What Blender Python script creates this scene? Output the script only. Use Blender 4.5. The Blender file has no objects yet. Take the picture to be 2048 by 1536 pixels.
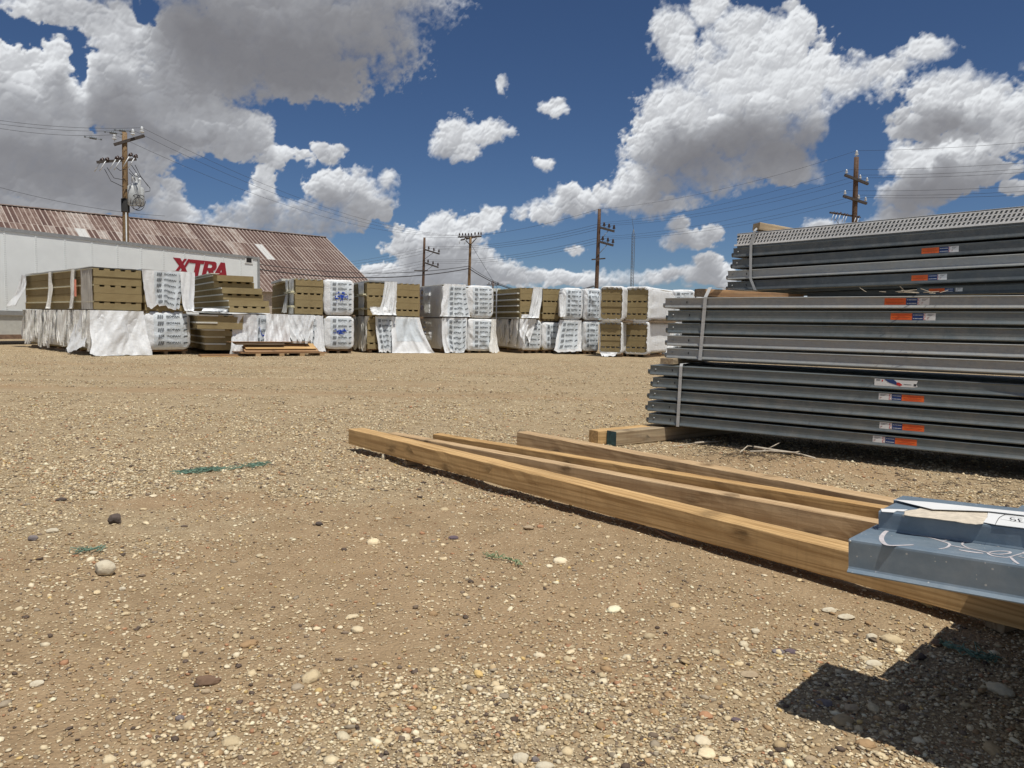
import bpy, math, random
import numpy as np
from mathutils import Vector, Matrix

# ------------------------------------------------------------------ camera
SC = bpy.context.scene
COL = SC.collection
W0, H0, F0 = 2048.0, 1536.0, 1539.0
CAMH = 1.1
PITCH = math.atan(123.0 / F0)
ROLL = 0.018
cam_d = bpy.data.cameras.new('camera')
cam = bpy.data.objects.new('camera', cam_d)
COL.objects.link(cam)
cam_d.sensor_width = 36.0
cam_d.lens = 36.0 * F0 / W0
cam_d.clip_start = 0.05
cam_d.clip_end = 12000
CM = Matrix.Translation((0, 0, CAMH)) @ Matrix.Rotation(math.pi / 2 - PITCH, 4, 'X') @ Matrix.Rotation(ROLL, 4, 'Z')
cam.matrix_world = CM
SC.camera = cam
CMI = CM.inverted()

# ------------------------------------------------------------------ light
SUN = Vector((0.19, -0.34, 1.0)).normalized()          # direction towards the sun
SUN_EL = math.asin(SUN.z)
SUN_AZ = math.atan2(SUN.x, SUN.y)
world = bpy.data.worlds.new('World')
SC.world = world
world.use_nodes = True
wn = world.node_tree
for n in list(wn.nodes):
    wn.nodes.remove(n)
w_out = wn.nodes.new('ShaderNodeOutputWorld')
w_bg = wn.nodes.new('ShaderNodeBackground')
w_sky = wn.nodes.new('ShaderNodeTexSky')
w_sky.sky_type = 'NISHITA'
w_sky.sun_disc = False
w_sky.sun_elevation = SUN_EL
w_sky.sun_rotation = SUN_AZ
w_sky.altitude = 1500
w_sky.air_density = 1.0
w_sky.dust_density = 0.0
w_sky.ozone_density = 4.0
w_bg.inputs['Strength'].default_value = 0.05
w_tint = wn.nodes.new('ShaderNodeMix'); w_tint.data_type = 'RGBA'; w_tint.blend_type = 'MULTIPLY'; w_tint.inputs[0].default_value = 1.0
w_tint.inputs[7].default_value = (0.80, 0.93, 1.12, 1)          # the camera's white balance
wn.links.new(w_sky.outputs[0], w_tint.inputs[6])
wn.links.new(w_tint.outputs[2], w_bg.inputs[0])
wn.links.new(w_bg.outputs[0], w_out.inputs[0])
sun_d = bpy.data.lights.new('sun', 'SUN')
sun_d.energy = 4.25
sun_d.angle = math.radians(0.53)
sun_d.color = (1.0, 0.95, 0.87)
sun = bpy.data.objects.new('sun', sun_d)
COL.objects.link(sun)
sun.rotation_euler = SUN.to_track_quat('Z', 'Y').to_euler()
sun.location = (0, 0, 30)
SC.view_settings.view_transform = 'Standard'
SC.view_settings.look = 'None'
SC.view_settings.exposure = 0.0
SC.view_settings.gamma = 1.0
SC.view_settings.use_curve_mapping = False
SC.render.engine = 'CYCLES'
SC.cycles.max_bounces = 6
SC.cycles.transparent_max_bounces = 8
SC.cycles.use_denoising = True

# ------------------------------------------------------------------ helpers
def ray(px, py):
    d = CM.to_3x3() @ Vector(((px - W0 / 2) / F0, (H0 / 2 - py) / F0, -1.0))
    return d
def gp(px, py, z=0.0):
    d = ray(px, py); t = (z - CAMH) / d.z
    return Vector((0, 0, CAMH)) + d * t
def dp(px, py, Y):
    d = ray(px, py); t = Y / d.y
    return Vector((0, 0, CAMH)) + d * t
def proj(p):
    q = CMI @ Vector(p)
    return (W0 / 2 + F0 * q.x / -q.z, H0 / 2 - F0 * q.y / -q.z)

def _h(ix, iy, seed):
    a = (ix.astype(np.int64) * 374761393 + iy.astype(np.int64) * 668265263 + seed * 1442695041) & 0xffffffff
    a = ((a ^ (a >> 13)) * 1274126177) & 0xffffffff
    return ((a ^ (a >> 16)) & 0xffffff) / float(0xffffff)
def vnoise(x, y, seed=0):
    x = np.asarray(x, float); y = np.asarray(y, float)
    ix = np.floor(x); iy = np.floor(y); fx = x - ix; fy = y - iy
    fx = fx * fx * (3 - 2 * fx); fy = fy * fy * (3 - 2 * fy)
    a = _h(ix, iy, seed); b = _h(ix + 1, iy, seed); c = _h(ix, iy + 1, seed); d = _h(ix + 1, iy + 1, seed)
    return (a * (1 - fx) + b * fx) * (1 - fy) + (c * (1 - fx) + d * fx) * fy
def fbm(x, y, seed=0, oct=4, gain=0.5, lac=2.03):
    s = 0; a = 1; t = 0
    for i in range(oct):
        s = s + a * vnoise(x, y, seed + i * 17); t += a; a *= gain; x = np.asarray(x) * lac + 3.1; y = np.asarray(y) * lac + 1.7
    return s / t

def mesh_np(name, V, Fq, mat=None, parent=None, smooth=False, loops=None):
    """V (n,3); Fq (m,3) or (m,4) array"""
    me = bpy.data.meshes.new(name)
    V = np.asarray(V, np.float32); Fq = np.asarray(Fq, np.int32)
    k = Fq.shape[1]
    me.vertices.add(len(V)); me.vertices.foreach_set('co', V.ravel())
    me.loops.add(Fq.size); me.loops.foreach_set('vertex_index', Fq.ravel())
    me.polygons.add(len(Fq)); me.polygons.foreach_set('loop_start', np.arange(0, Fq.size, k, dtype=np.int32))
    me.update(calc_edges=True)
    if smooth:
        me.polygons.foreach_set('use_smooth', np.ones(len(Fq), bool))
    return link(name, me, mat, parent)
def link(name, me, mat=None, parent=None):
    o = bpy.data.objects.new(name, me)
    COL.objects.link(o)
    if mat is not None and len(me.materials) == 0:
        for m in (mat if isinstance(mat, (list, tuple)) else [mat]):
            me.materials.append(m)
    if parent is not None:
        o.parent = parent
    return o
def tag(o, label=None, cat=None, group=None, kind=None):
    if label: o['label'] = label
    if cat: o['category'] = cat
    if group: o['group'] = group
    if kind: o['kind'] = kind
    return o
def empty(name, mat4, label, cat, group=None):
    o = bpy.data.objects.new(name, None)
    COL.objects.link(o)
    o.empty_display_size = 0.2
    if isinstance(mat4, Matrix):
        o.matrix_world = mat4
    else:
        o.location = mat4
    return tag(o, label, cat, group)
def frame(o, xdir, zrow=None):
    x = Vector(xdir).normalized()
    up = Vector((0, 0, 1)) if zrow is None else Vector(zrow)
    y = up.cross(x).normalized()
    z = x.cross(y)
    return Matrix(((x.x, y.x, z.x, o[0]), (x.y, y.y, z.y, o[1]), (x.z, y.z, z.z, o[2]), (0, 0, 0, 1)))

class MB:
    """collects faces with material slots"""
    def __init__(s): s.v = []; s.f = []; s.m = []; s.sm = []
    def add(s, vs, fs, m=0, sm=False):
        b = len(s.v); s.v += [tuple(v) for v in vs]
        for f in fs:
            s.f.append([b + i for i in f]); s.m.append(m); s.sm.append(sm)
        return s
    def box(s, x0, y0, z0, x1, y1, z1, m=0, ch=0.0):
        if ch <= 0:
            vs = [(x0, y0, z0), (x1, y0, z0), (x1, y1, z0), (x0, y1, z0), (x0, y0, z1), (x1, y0, z1), (x1, y1, z1), (x0, y1, z1)]
            fs = [(0, 3, 2, 1), (4, 5, 6, 7), (0, 1, 5, 4), (1, 2, 6, 5), (2, 3, 7, 6), (3, 0, 4, 7)]
            return s.add(vs, fs, m)
        c = ch
        prof = [(y0 + c, z0), (y1 - c, z0), (y1, z0 + c), (y1, z1 - c), (y1 - c, z1), (y0 + c, z1), (y0, z1 - c), (y0, z0 + c)]
        return s.sweep(prof, [x0, x1], m)
    def sweep(s, prof, xs, m=0, sm=False, cap=True, fn=None):
        n = len(prof); vs = []
        for i, x in enumerate(xs):
            for (y, z) in prof:
                p = (x, y, z)
                vs.append(fn(p, i) if fn else p)
        fs = []
        for i in range(len(xs) - 1):
            for k in range(n):
                a = i * n + k; b = i * n + (k + 1) % n
                fs.append((a, a + n, b + n, b))
        s.add(vs, fs, m, sm)
        if cap:
            b = len(s.v) - len(vs)
            s.f.append([b + k for k in range(n)]); s.m.append(m); s.sm.append(False)
            s.f.append([b + (len(xs) - 1) * n + k for k in reversed(range(n))]); s.m.append(m); s.sm.append(False)
        return s
    def tube(s, pts, r, n=6, m=0, r2=None, cap=True, sm=True):
        pts = [Vector(p) for p in pts]; vs = []
        L = len(pts)
        for i, p in enumerate(pts):
            d = (pts[min(i + 1, L - 1)] - pts[max(i - 1, 0)]).normalized()
            a = Vector((0, 0, 1)) if abs(d.z) < 0.9 else Vector((1, 0, 0))
            u = d.cross(a).normalized(); w = u.cross(d)
            rr = r if r2 is None else r + (r2 - r) * i / (L - 1)
            for k in range(n):
                t = 2 * math.pi * k / n
                vs.append(p + (u * math.cos(t) + w * math.sin(t)) * rr)
        fs = []
        for i in range(L - 1):
            for k in range(n):
                a = i * n + k; b = i * n + (k + 1) % n
                fs.append((a, b, b + n, a + n))
        if cap:
            fs.append(tuple(reversed(range(n)))); fs.append(tuple((L - 1) * n + k for k in range(n)))
        return s.add(vs, fs, m, sm)
    def lathe(s, c, prof, n=12, m=0, axis='z'):
        vs = []
        for (r, h) in prof:
            for k in range(n):
                t = 2 * math.pi * k / n
                q = (r * math.cos(t), r * math.sin(t), h) if axis == 'z' else (h, r * math.cos(t), r * math.sin(t)) if axis == 'x' else (r * math.cos(t), h, r * math.sin(t))
                vs.append((c[0] + q[0], c[1] + q[1], c[2] + q[2]))
        fs = []
        for i in range(len(prof) - 1):
            for k in range(n):
                a = i * n + k; b = i * n + (k + 1) % n
                fs.append((a, b, b + n, a + n))
        fs.append(tuple(range(n))); fs.append(tuple((len(prof) - 1) * n + k for k in range(n)))
        return s.add(vs, fs, m, True)
    def grid(s, fn, nu, nv, m=0, sm=True):
        vs = [fn(i / nu, j / nv) for j in range(nv + 1) for i in range(nu + 1)]
        fs = [(j * (nu + 1) + i, j * (nu + 1) + i + 1, (j + 1) * (nu + 1) + i + 1, (j + 1) * (nu + 1) + i) for j in range(nv) for i in range(nu)]
        return s.add(vs, fs, m, sm)
    def mesh(s, name, mats):
        me = bpy.data.meshes.new(name)
        me.from_pydata(s.v, [], s.f)
        for mm in (mats if isinstance(mats, (list, tuple)) else [mats]): me.materials.append(mm)
        me.polygons.foreach_set('material_index', s.m)
        me.polygons.foreach_set('use_smooth', s.sm)
        me.update()
        return me
    def build(s, name, mats, parent=None, loc=None):
        o = link(name, s.mesh(name, mats), None, parent)
        if loc is not None: o.location = loc
        return o
def inst(name, me, parent=None, loc=(0, 0, 0), rz=0.0, scale=None):
    o = bpy.data.objects.new(name, me); COL.objects.link(o)
    if parent is not None: o.parent = parent
    o.location = loc; o.rotation_euler = (0, 0, rz)
    if scale: o.scale = scale
    return o

# ------------------------------------------------------------------ materials
class NT:
    def __init__(s, name):
        s.mat = bpy.data.materials.new(name); s.mat.use_nodes = True
        s.t = s.mat.node_tree; s.t.nodes.clear()
        s.out = s.t.nodes.new('ShaderNodeOutputMaterial')
    def n(s, typ, **kw):
        nd = s.t.nodes.new(typ)
        ins = {}
        for k, v in kw.items():
            if k.startswith('i_'): ins[k[2:]] = v
            else: setattr(nd, k, v)
        for k, v in ins.items():
            key = int(k) if k.isdigit() else k.replace('_', ' ')
            s.set(nd.inputs[key], v)
        return nd
    def set(s, sock, v):
        if hasattr(v, 'is_output') or isinstance(v, bpy.types.NodeSocket): s.t.links.new(v, sock)
        elif isinstance(v, bpy.types.Node): s.t.links.new(v.outputs[0], sock)
        elif isinstance(v, (tuple, list)) and len(v) == 3 and sock.type == 'RGBA': sock.default_value = (*v, 1)
        else: sock.default_value = v
    def co(s, kind='Object', scale=(1, 1, 1), loc=(0, 0, 0), rot=(0, 0, 0)):
        tc = s.n('ShaderNodeTexCoord')
        mp = s.n('ShaderNodeMapping'); s.t.links.new(tc.outputs[kind], mp.inputs[0])
        mp.inputs['Scale'].default_value = scale; mp.inputs['Location'].default_value = loc; mp.inputs['Rotation'].default_value = rot
        return mp.outputs[0]
    def noise(s, vec, scale=5, detail=3, rough=0.5, dist=0.0):
        nd = s.n('ShaderNodeTexNoise'); s.t.links.new(vec, nd.inputs['Vector'])
        nd.inputs['Scale'].default_value = scale; nd.inputs['Detail'].default_value = detail
        nd.inputs['Roughness'].default_value = rough; nd.inputs['Distortion'].default_value = dist
        return nd.outputs[0]
    def vor(s, vec, scale=5, feature='F1', out='Distance', rnd=1.0):
        nd = s.n('ShaderNodeTexVoronoi'); nd.feature = feature
        s.t.links.new(vec, nd.inputs['Vector']); nd.inputs['Scale'].default_value = scale
        nd.inputs['Randomness'].default_value = rnd
        return nd.outputs[out]
    def ramp(s, fac, stops, interp='LINEAR'):
        nd = s.n('ShaderNodeValToRGB'); s.set(nd.inputs[0], fac)
        cr = nd.color_ramp; cr.interpolation = interp
        while len(cr.elements) < len(stops): cr.elements.new(0.5)
        for e, (p, c) in zip(cr.elements, stops):
            e.position = p
            e.color = (c, c, c, 1) if isinstance(c, (int, float)) else (*c, 1)
        return nd.outputs[0]
    def math(s, op, a, b=0.0, c=0.0, clamp=False):
        nd = s.n('ShaderNodeMath'); nd.operation = op; nd.use_clamp = clamp
        s.set(nd.inputs[0], a); s.set(nd.inputs[1], b); s.set(nd.inputs[2], c)
        return nd.outputs[0]
    def mix(s, fac, a, b, blend='MIX'):
        nd = s.n('ShaderNodeMix'); nd.data_type = 'RGBA'; nd.blend_type = blend
        s.set(nd.inputs[0], fac); s.set(nd.inputs[6], a); s.set(nd.inputs[7], b)
        return nd.outputs[2]
    def bump(s, h, strength=0.3, dist=0.01, normal=None):
        nd = s.n('ShaderNodeBump'); s.set(nd.inputs['Height'], h)
        nd.inputs['Strength'].default_value = strength; nd.inputs['Distance'].default_value = dist
        if normal is not None: s.set(nd.inputs['Normal'], normal)
        return nd.outputs[0]
    def rnd(s):
        return s.n('ShaderNodeObjectInfo').outputs['Random']
    def bsdf(s, color, rough=0.7, metal=0.0, normal=None, spec=None, **kw):
        nd = s.n('ShaderNodeBsdfPrincipled')
        s.set(nd.inputs['Base Color'], color); s.set(nd.inputs['Roughness'], rough); s.set(nd.inputs['Metallic'], metal)
        if spec is not None: s.set(nd.inputs['Specular IOR Level'], spec)
        if normal is not None: s.set(nd.inputs['Normal'], normal)
        for k, v in kw.items(): s.set(nd.inputs[k.replace('_', ' ')], v)
        return nd.outputs[0]
    def done(s, shader):
        s.t.links.new(shader, s.out.inputs[0]); return s.mat

def plain(name, col, rough=0.7, metal=0.0, var=0.12, scale=8.0, bump=0.0, spec=None):
    t = NT(name); v = t.co('Object')
    nz = t.noise(v, scale, 4, 0.6)
    c = t.mix(t.ramp(nz, [(0.3, 0.0), (0.7, 1.0)]), tuple(x * (1 - var) for x in col), tuple(min(1, x * (1 + var)) for x in col))
    nrm = t.bump(t.noise(v, scale * 5, 3), bump, 0.01) if bump else None
    return t.done(t.bsdf(c, rough, metal, nrm, spec))

def m_wood(name, light, dark, weather=0.3, knots=True, grain=1.0, wcol=(0.30, 0.27, 0.22)):
    t = NT(name)
    r = t.rnd()
    off = t.n('ShaderNodeCombineXYZ', i_0=t.math('MULTIPLY', r, 37.0), i_1=t.math('MULTIPLY', r, 11.0), i_2=t.math('MULTIPLY', r, 5.0))
    base = t.n('ShaderNodeTexCoord').outputs['Object']
    vec = t.n('ShaderNodeVectorMath', operation='ADD', i_0=base, i_1=off.outputs[0]).outputs[0]
    def scl(sx, sy, sz):
        return t.n('ShaderNodeVectorMath', operation='MULTIPLY', i_0=vec, i_1=(sx, sy, sz)).outputs[0]
    # knots pull the grain round themselves
    sx = t.n('ShaderNodeSeparateXYZ', i_0=vec)
    kv = t.n('ShaderNodeCombineXYZ', i_0=t.math('MULTIPLY', sx.outputs[0], 4.2), i_1=t.math('ADD', t.math('MULTIPLY', sx.outputs[2], 6.5), t.math('MULTIPLY', sx.outputs[1], 3.0)), i_2=0.0).outputs[0]
    kvn = t.n('ShaderNodeTexVoronoi', voronoi_dimensions='2D'); t.t.links.new(kv, kvn.inputs['Vector']); kvn.inputs['Scale'].default_value = 1.0
    kpick = t.math('GREATER_THAN', t.n('ShaderNodeSeparateColor', i_0=kvn.outputs['Color']).outputs[0], 0.78)
    kd = t.math('ADD', kvn.outputs['Distance'], t.math('MULTIPLY', t.math('SUBTRACT', 1.0, kpick), 1.0))
    kd = t.math('ADD', kd, t.math('MULTIPLY', t.math('SUBTRACT', t.noise(scl(14, 30, 30), 1.0, 3, 0.6), 0.5), 0.22))
    knot = t.ramp(kd, [(0.0, 1.0), (0.12, 0.9), (0.22, 0.38), (0.42, 0.0)])
    warp = t.math('MULTIPLY', knot, 0.5)
    g1 = t.noise(scl(0.7 * grain, 26, 26), 1.0, 5, 0.62, 0.6)
    low = t.noise(scl(0.30, 9, 9), 1.0, 2, 0.5, 0.3)
    ring = t.math('FRACT', t.math('ADD', t.math('MULTIPLY', low, 9.0), warp))
    ring = t.math('MULTIPLY', t.math('ABSOLUTE', t.math('SUBTRACT', ring, 0.5)), 2.0)
    fine = t.noise(scl(4, 220, 220), 1.0, 2, 0.6)
    mixf = t.math('ADD', t.math('MULTIPLY', g1, 0.55), t.math('MULTIPLY', ring, 0.26))
    mixf = t.math('ADD', mixf, t.math('MULTIPLY', fine, 0.2))
    c = t.ramp(mixf, [(0.34, dark), (0.50, tuple((a + b) / 2 for a, b in zip(light, dark))), (0.66, light)])
    if knots:
        kc = tuple(x * 0.28 for x in dark)
        c = t.mix(t.math('MULTIPLY', t.math('MULTIPLY', knot, t.ramp(t.noise(scl(9, 40, 40), 1.0, 4, 0.7), [(0.35, 0.2), (0.6, 1.0)])), 0.8), c, kc)
    st = t.ramp(t.noise(scl(1.6, 9, 9), 1.0, 6, 0.7), [(0.45, 0.0), (0.75, 1.0)])
    c = t.mix(t.math('MULTIPLY', st, weather), c, wcol)
    # saw marks across the board
    saw = t.noise(scl(55, 1.5, 1.5), 1.0, 2, 0.5)
    c = t.mix(t.math('MULTIPLY', t.ramp(saw, [(0.5, 0.0), (0.8, 1.0)]), 0.18), c, tuple(x * 0.55 for x in dark))
    h = t.math('ADD', t.math('MULTIPLY', fine, 0.6), t.math('MULTIPLY', g1, 0.6))
    return t.done(t.bsdf(c, 0.78, 0, t.bump(h, 0.35, 0.004), 0.25))

def m_steel(name, col, rough=0.42, metal=0.55, dust=0.25, dustcol=(0.36, 0.32, 0.26), specks=0.0):
    t = NT(name); r = t.rnd()
    off = t.n('ShaderNodeCombineXYZ', i_0=t.math('MULTIPLY', r, 31.0), i_1=0.0, i_2=t.math('MULTIPLY', r, 7.0))
    base = t.n('ShaderNodeTexCoord').outputs['Object']
    vec = t.n('ShaderNodeVectorMath', operation='ADD', i_0=base, i_1=off.outputs[0]).outputs[0]
    sv = t.n('ShaderNodeVectorMath', operation='MULTIPLY', i_0=vec, i_1=(0.8, 10.0, 10.0)).outputs[0]
    streak = t.noise(sv, 1.0, 5, 0.65)
    sp = t.vor(vec, 38.0, out='Color')
    spf = t.n('ShaderNodeSeparateColor', i_0=sp).outputs[0]
    c = t.mix(t.ramp(streak, [(0.3, 0.0), (0.7, 1.0)]), tuple(x * 0.78 for x in col), tuple(min(1, x * 1.18) for x in col))
    c = t.mix(t.math('MULTIPLY', spf, 0.35), c, tuple(min(1, x * 1.3) for x in col))
    dn = t.ramp(t.noise(vec, 7.0, 6, 0.7), [(0.42, 0.0), (0.7, 1.0)])
    dfac = t.math('MULTIPLY', t.math('MULTIPLY', dn, dust), t.math('ADD', 0.6, t.math('MULTIPLY', r, 0.8)))
    c = t.mix(dfac, c, dustcol)
    scr = t.ramp(t.noise(t.n('ShaderNodeVectorMath', operation='MULTIPLY', i_0=vec, i_1=(25, 9, 14)).outputs[0], 1.0, 3, 0.8, 1.5), [(0.70, 0.0), (0.74, 1.0)])
    c = t.mix(t.math('MULTIPLY', scr, 0.5), c, (0.62, 0.62, 0.6))
    if specks:
        sd = t.n('ShaderNodeTexVoronoi'); t.t.links.new(vec, sd.inputs['Vector']); sd.inputs['Scale'].default_value = 75.0
        sr = t.n('ShaderNodeSeparateColor', i_0=sd.outputs['Color'])
        sm = t.math('MULTIPLY', t.math('LESS_THAN', sd.outputs['Distance'], t.math('MULTIPLY', sr.outputs[0], 0.22)), t.math('GREATER_THAN', sr.outputs[1], 0.72))
        c = t.mix(t.math('MULTIPLY', sm, specks), c, (0.55, 0.56, 0.55))
    ro = t.math('ADD', rough, t.math('MULTIPLY', streak, 0.18))
    me = t.math('SUBTRACT', metal, t.math('MULTIPLY', dfac, metal))
    return t.done(t.bsdf(c, ro, me, t.bump(t.noise(vec, 30, 3), 0.12, 0.004)))

def m_film(name, col, transl=0.25, rough=0.42, bs=0.6):
    t = NT(name); v = t.co('Object')
    n1 = t.noise(v, 5, 5, 0.6, 1.0)
    st = t.noise(t.co('Object', (7, 7, 1.2)), 1.0, 4, 0.6, 0.8)
    c = t.mix(t.ramp(n1, [(0.3, 0.0), (0.7, 1.0)]), tuple(x * 0.88 for x in col), col)
    c = t.mix(t.math('MULTIPLY', t.ramp(t.noise(v, 2.2, 5, 0.7), [(0.5, 0.0), (0.75, 1.0)]), 0.22), c, (0.62, 0.58, 0.50))
    h = t.math('ADD', st, t.math('MULTIPLY', t.noise(v, 22, 4, 0.6, 0.6), 0.5))
    nrm = t.bump(h, bs, 0.05)
    b = t.bsdf(c, rough, 0, nrm, 0.4)
    tr = t.n('ShaderNodeBsdfTranslucent', i_Color=c, i_Normal=nrm).outputs[0]
    mx = t.n('ShaderNodeMixShader'); mx.inputs[0].default_value = transl
    t.t.links.new(b, mx.inputs[1]); t.t.links.new(tr, mx.inputs[2])
    return t.done(mx.outputs[0])

def m_insul():
    t = NT('mineral_wool')
    r = t.rnd(); v = t.co('Object')
    vv = t.co('Object', (10, 2.0, 60))
    c = t.mix(t.noise(vv, 1.0, 4, 0.7), (0.245, 0.195, 0.098), (0.39, 0.32, 0.18))
    c = t.mix(t.ramp(t.noise(v, 3.5, 4, 0.6), [(0.4, 0.0), (0.7, 0.6)]), c, (0.23, 0.175, 0.09))
    c = t.mix(t.math('MULTIPLY', r, 0.45), c, (0.31, 0.235, 0.12))
    h = t.noise(v, 45, 4, 0.8)
    return t.done(t.bsdf(c, 0.95, 0, t.bump(h, 0.7, 0.02), 0.1))

def m_ground():
    t = NT('dirt_and_gravel')
    v = t.co('Object')
    gm = t.n('ShaderNodeAttribute', attribute_name='gravel_cover').outputs['Fac']
    n0 = t.noise(v, 0.55, 5, 0.6, 0.3)
    n1 = t.noise(v, 4.5, 6, 0.65)
    soil = t.ramp(n1, [(0.25, (0.240, 0.168, 0.095)), (0.5, (0.322, 0.234, 0.138)), (0.78, (0.40, 0.298, 0.182))])
    soil = t.mix(t.ramp(n0, [(0.38, 0.0), (0.62, 0.55)]), soil, (0.376, 0.260, 0.152))
    grav = t.ramp(t.noise(v, 10, 5, 0.75), [(0.25, (0.188, 0.145, 0.091)), (0.5, (0.357, 0.277, 0.171)), (0.75, (0.489, 0.396, 0.251))])
    brk = t.noise(v, 3.0, 6, 0.7)
    f = t.math('ADD', gm, t.math('MULTIPLY', t.math('SUBTRACT', brk, 0.5), 0.9))
    f = t.ramp(f, [(0.3, 0.0), (0.7, 1.0)])
    c = t.mix(t.math('MULTIPLY', f, 0.8), soil, grav)
    # grit: small stones told apart only by colour
    for sc, th, amt in ((170.0, 0.32, 0.70), (85.0, 0.28, 0.70), (42.0, 0.20, 0.55)):
        vd = t.n('ShaderNodeTexVoronoi'); t.t.links.new(v, vd.inputs['Vector']); vd.inputs['Scale'].default_value = sc
        sep = t.n('ShaderNodeSeparateColor', i_0=vd.outputs['Color'])
        thr = t.math('MULTIPLY', sep.outputs[0], th + 0.14)
        msk = t.math('LESS_THAN', vd.outputs['Distance'], thr)
        on = t.math('GREATER_THAN', sep.outputs[1], t.math('SUBTRACT', 0.68, t.math('MULTIPLY', f, 0.5)))
        scol = t.ramp(sep.outputs[2], [(0.0, (0.113, 0.084, 0.057)), (0.16, (0.244, 0.167, 0.099)), (0.4, (0.470, 0.370, 0.228)), (1.0, (0.696, 0.590, 0.403))])
        c = t.mix(t.math('MULTIPLY', t.math('MULTIPLY', msk, on), amt + 0.2), c, scol)
    h = t.math('ADD', t.math('MULTIPLY', t.noise(v, 60, 4, 0.75), 0.5), t.math('MULTIPLY', t.vor(v, 75.0), -0.5))
    h = t.math('ADD', h, t.math('MULTIPLY', t.noise(v, 9, 4, 0.6), 0.9))
    return t.done(t.bsdf(c, 0.95, 0, t.bump(h, 0.75, 0.02), 0.15))

def m_attr(name, attr, rough=0.85, bs=0.4):
    t = NT(name)
    a = t.n('ShaderNodeAttribute', attribute_name=attr).outputs['Color']
    v = t.co('Object')
    c = t.mix(t.ramp(t.noise(v, 90, 4, 0.7), [(0.35, 0.0), (0.7, 0.35)]), a, t.mix(1.0, a, (0.6, 0.55, 0.48), 'MULTIPLY'))
    return t.done(t.bsdf(c, rough, 0, t.bump(t.noise(v, 160, 3), bs, 0.004), 0.25))

def m_stone(name, a, b):
    t = NT(name); v = t.co('Object')
    c = t.mix(t.ramp(t.noise(v, 14, 5, 0.7), [(0.35, 0.0), (0.65, 1.0)]), a, b)
    return t.done(t.bsdf(c, 0.85, 0, t.bump(t.noise(v, 30, 5, 0.7), 0.8, 0.01), 0.25))

M = {}
M['ground'] = m_ground()
M['gravel'] = m_attr('loose_stone', 'stone_colour')
M['beam'] = m_wood('fresh_lumber', (0.66, 0.44, 0.205), (0.39, 0.235, 0.095), 0.30, wcol=(0.22, 0.16, 0.09))
M['beam_grey'] = m_wood('greyed_lumber', (0.59, 0.425, 0.245), (0.36, 0.23, 0.115), 0.30, wcol=(0.36, 0.28, 0.19))
M['beam_gold'] = m_wood('golden_lumber', (0.60, 0.39, 0.17), (0.35, 0.20, 0.075), 0.25, grain=0.5)
M['dunnage'] = m_wood('weathered_dunnage', (0.42, 0.33, 0.21), (0.24, 0.17, 0.10), 0.55)
M['pallet_wood'] = m_wood('pallet_boards', (0.42, 0.25, 0.125), (0.22, 0.12, 0.06), 0.35)
M['pallet_dark'] = m_wood('pallet_runners', (0.26, 0.19, 0.12), (0.12, 0.08, 0.05), 0.4)
M['teal_paint'] = plain('teal_end_paint', (0.035, 0.095, 0.11), 0.7, var=0.4, scale=30)
M['steel'] = m_steel('galvanised_steel', (0.155, 0.182, 0.188))
M['steel_sunlit'] = m_steel('sunlit_dusty_galvanised_steel', (0.34, 0.36, 0.36), 0.5, 0.45, dust=0.5, dustcol=(0.42, 0.39, 0.33))  # paler copy for purlin rows in sun; the light is in its colour
M['steel_shaded'] = m_steel('shaded_galvanised_steel', (0.105, 0.122, 0.13), dust=0.2)  # darker copy for unlit rows; the shade is in its colour
M['steel_blue'] = m_steel('blue_grey_galvanised_steel', (0.155, 0.21, 0.262), 0.42, 0.28, 0.22, (0.40, 0.42, 0.42), 0.7)
M['grate'] = m_steel('perforated_zinc', (0.85, 0.85, 0.82), 0.5, 0.1, 0.1)
M['strap'] = plain('steel_strap', (0.52, 0.53, 0.52), 0.5, 0.2)
M['bolt'] = plain('zinc_bolt', (0.32, 0.34, 0.34), 0.5, 0.5)
M['black'] = plain('hole_black', (0.01, 0.01, 0.01), 0.9)
M['orange'] = plain('orange_label', (0.75, 0.13, 0.02), 0.6, var=0.08)
M['navy'] = plain('navy_label', (0.012, 0.04, 0.16), 0.6)
M['white'] = plain('white_label', (0.72, 0.73, 0.72), 0.6, var=0.05)
M['red'] = plain('red_print', (0.55, 0.02, 0.02), 0.6)
M['ink'] = plain('black_ink', (0.03, 0.03, 0.035), 0.7)
M['wool'] = m_insul()
M['foam'] = plain('pale_foam_edge', (0.66, 0.62, 0.42), 0.7, var=0.15)
M['skin'] = plain('white_panel_skin', (0.62, 0.62, 0.56), 0.5, var=0.1)
M['film'] = m_film('white_film', (0.90, 0.93, 0.95), 0.12)
M['film_blue'] = m_film('pale_blue_film', (0.78, 0.85, 0.90), 0.15)
M['net'] = m_film('torn_netting', (0.92, 0.92, 0.88), 0.2, 0.8, 0.6)
M['net_grey'] = m_film('grey_netting', (0.60, 0.58, 0.53), 0.3, 0.8, 0.3)
M['logo_grey'] = plain('grey_print', (0.17, 0.19, 0.21), 0.6)
M['logo_dark'] = plain('dark_print', (0.045, 0.06, 0.07), 0.6)
M['blue_ink'] = plain('blue_spray', (0.01, 0.06, 0.42), 0.6)
M['pink'] = plain('pink_tape', (0.85, 0.30, 0.20), 0.6)
M['trailer'] = plain('white_trailer_panel', (0.80, 0.84, 0.84), 0.35, 0.0, 0.05, 1.3)
M['trailer_grey'] = plain('grey_trailer_rail', (0.34, 0.35, 0.35), 0.45, 0.3)
M['trailer_skirt'] = plain('trailer_skirt', (0.52, 0.53, 0.50), 0.5, var=0.1)
M['brown_rail'] = plain('rusty_brown_rail', (0.20, 0.13, 0.09), 0.7, var=0.3)
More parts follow.
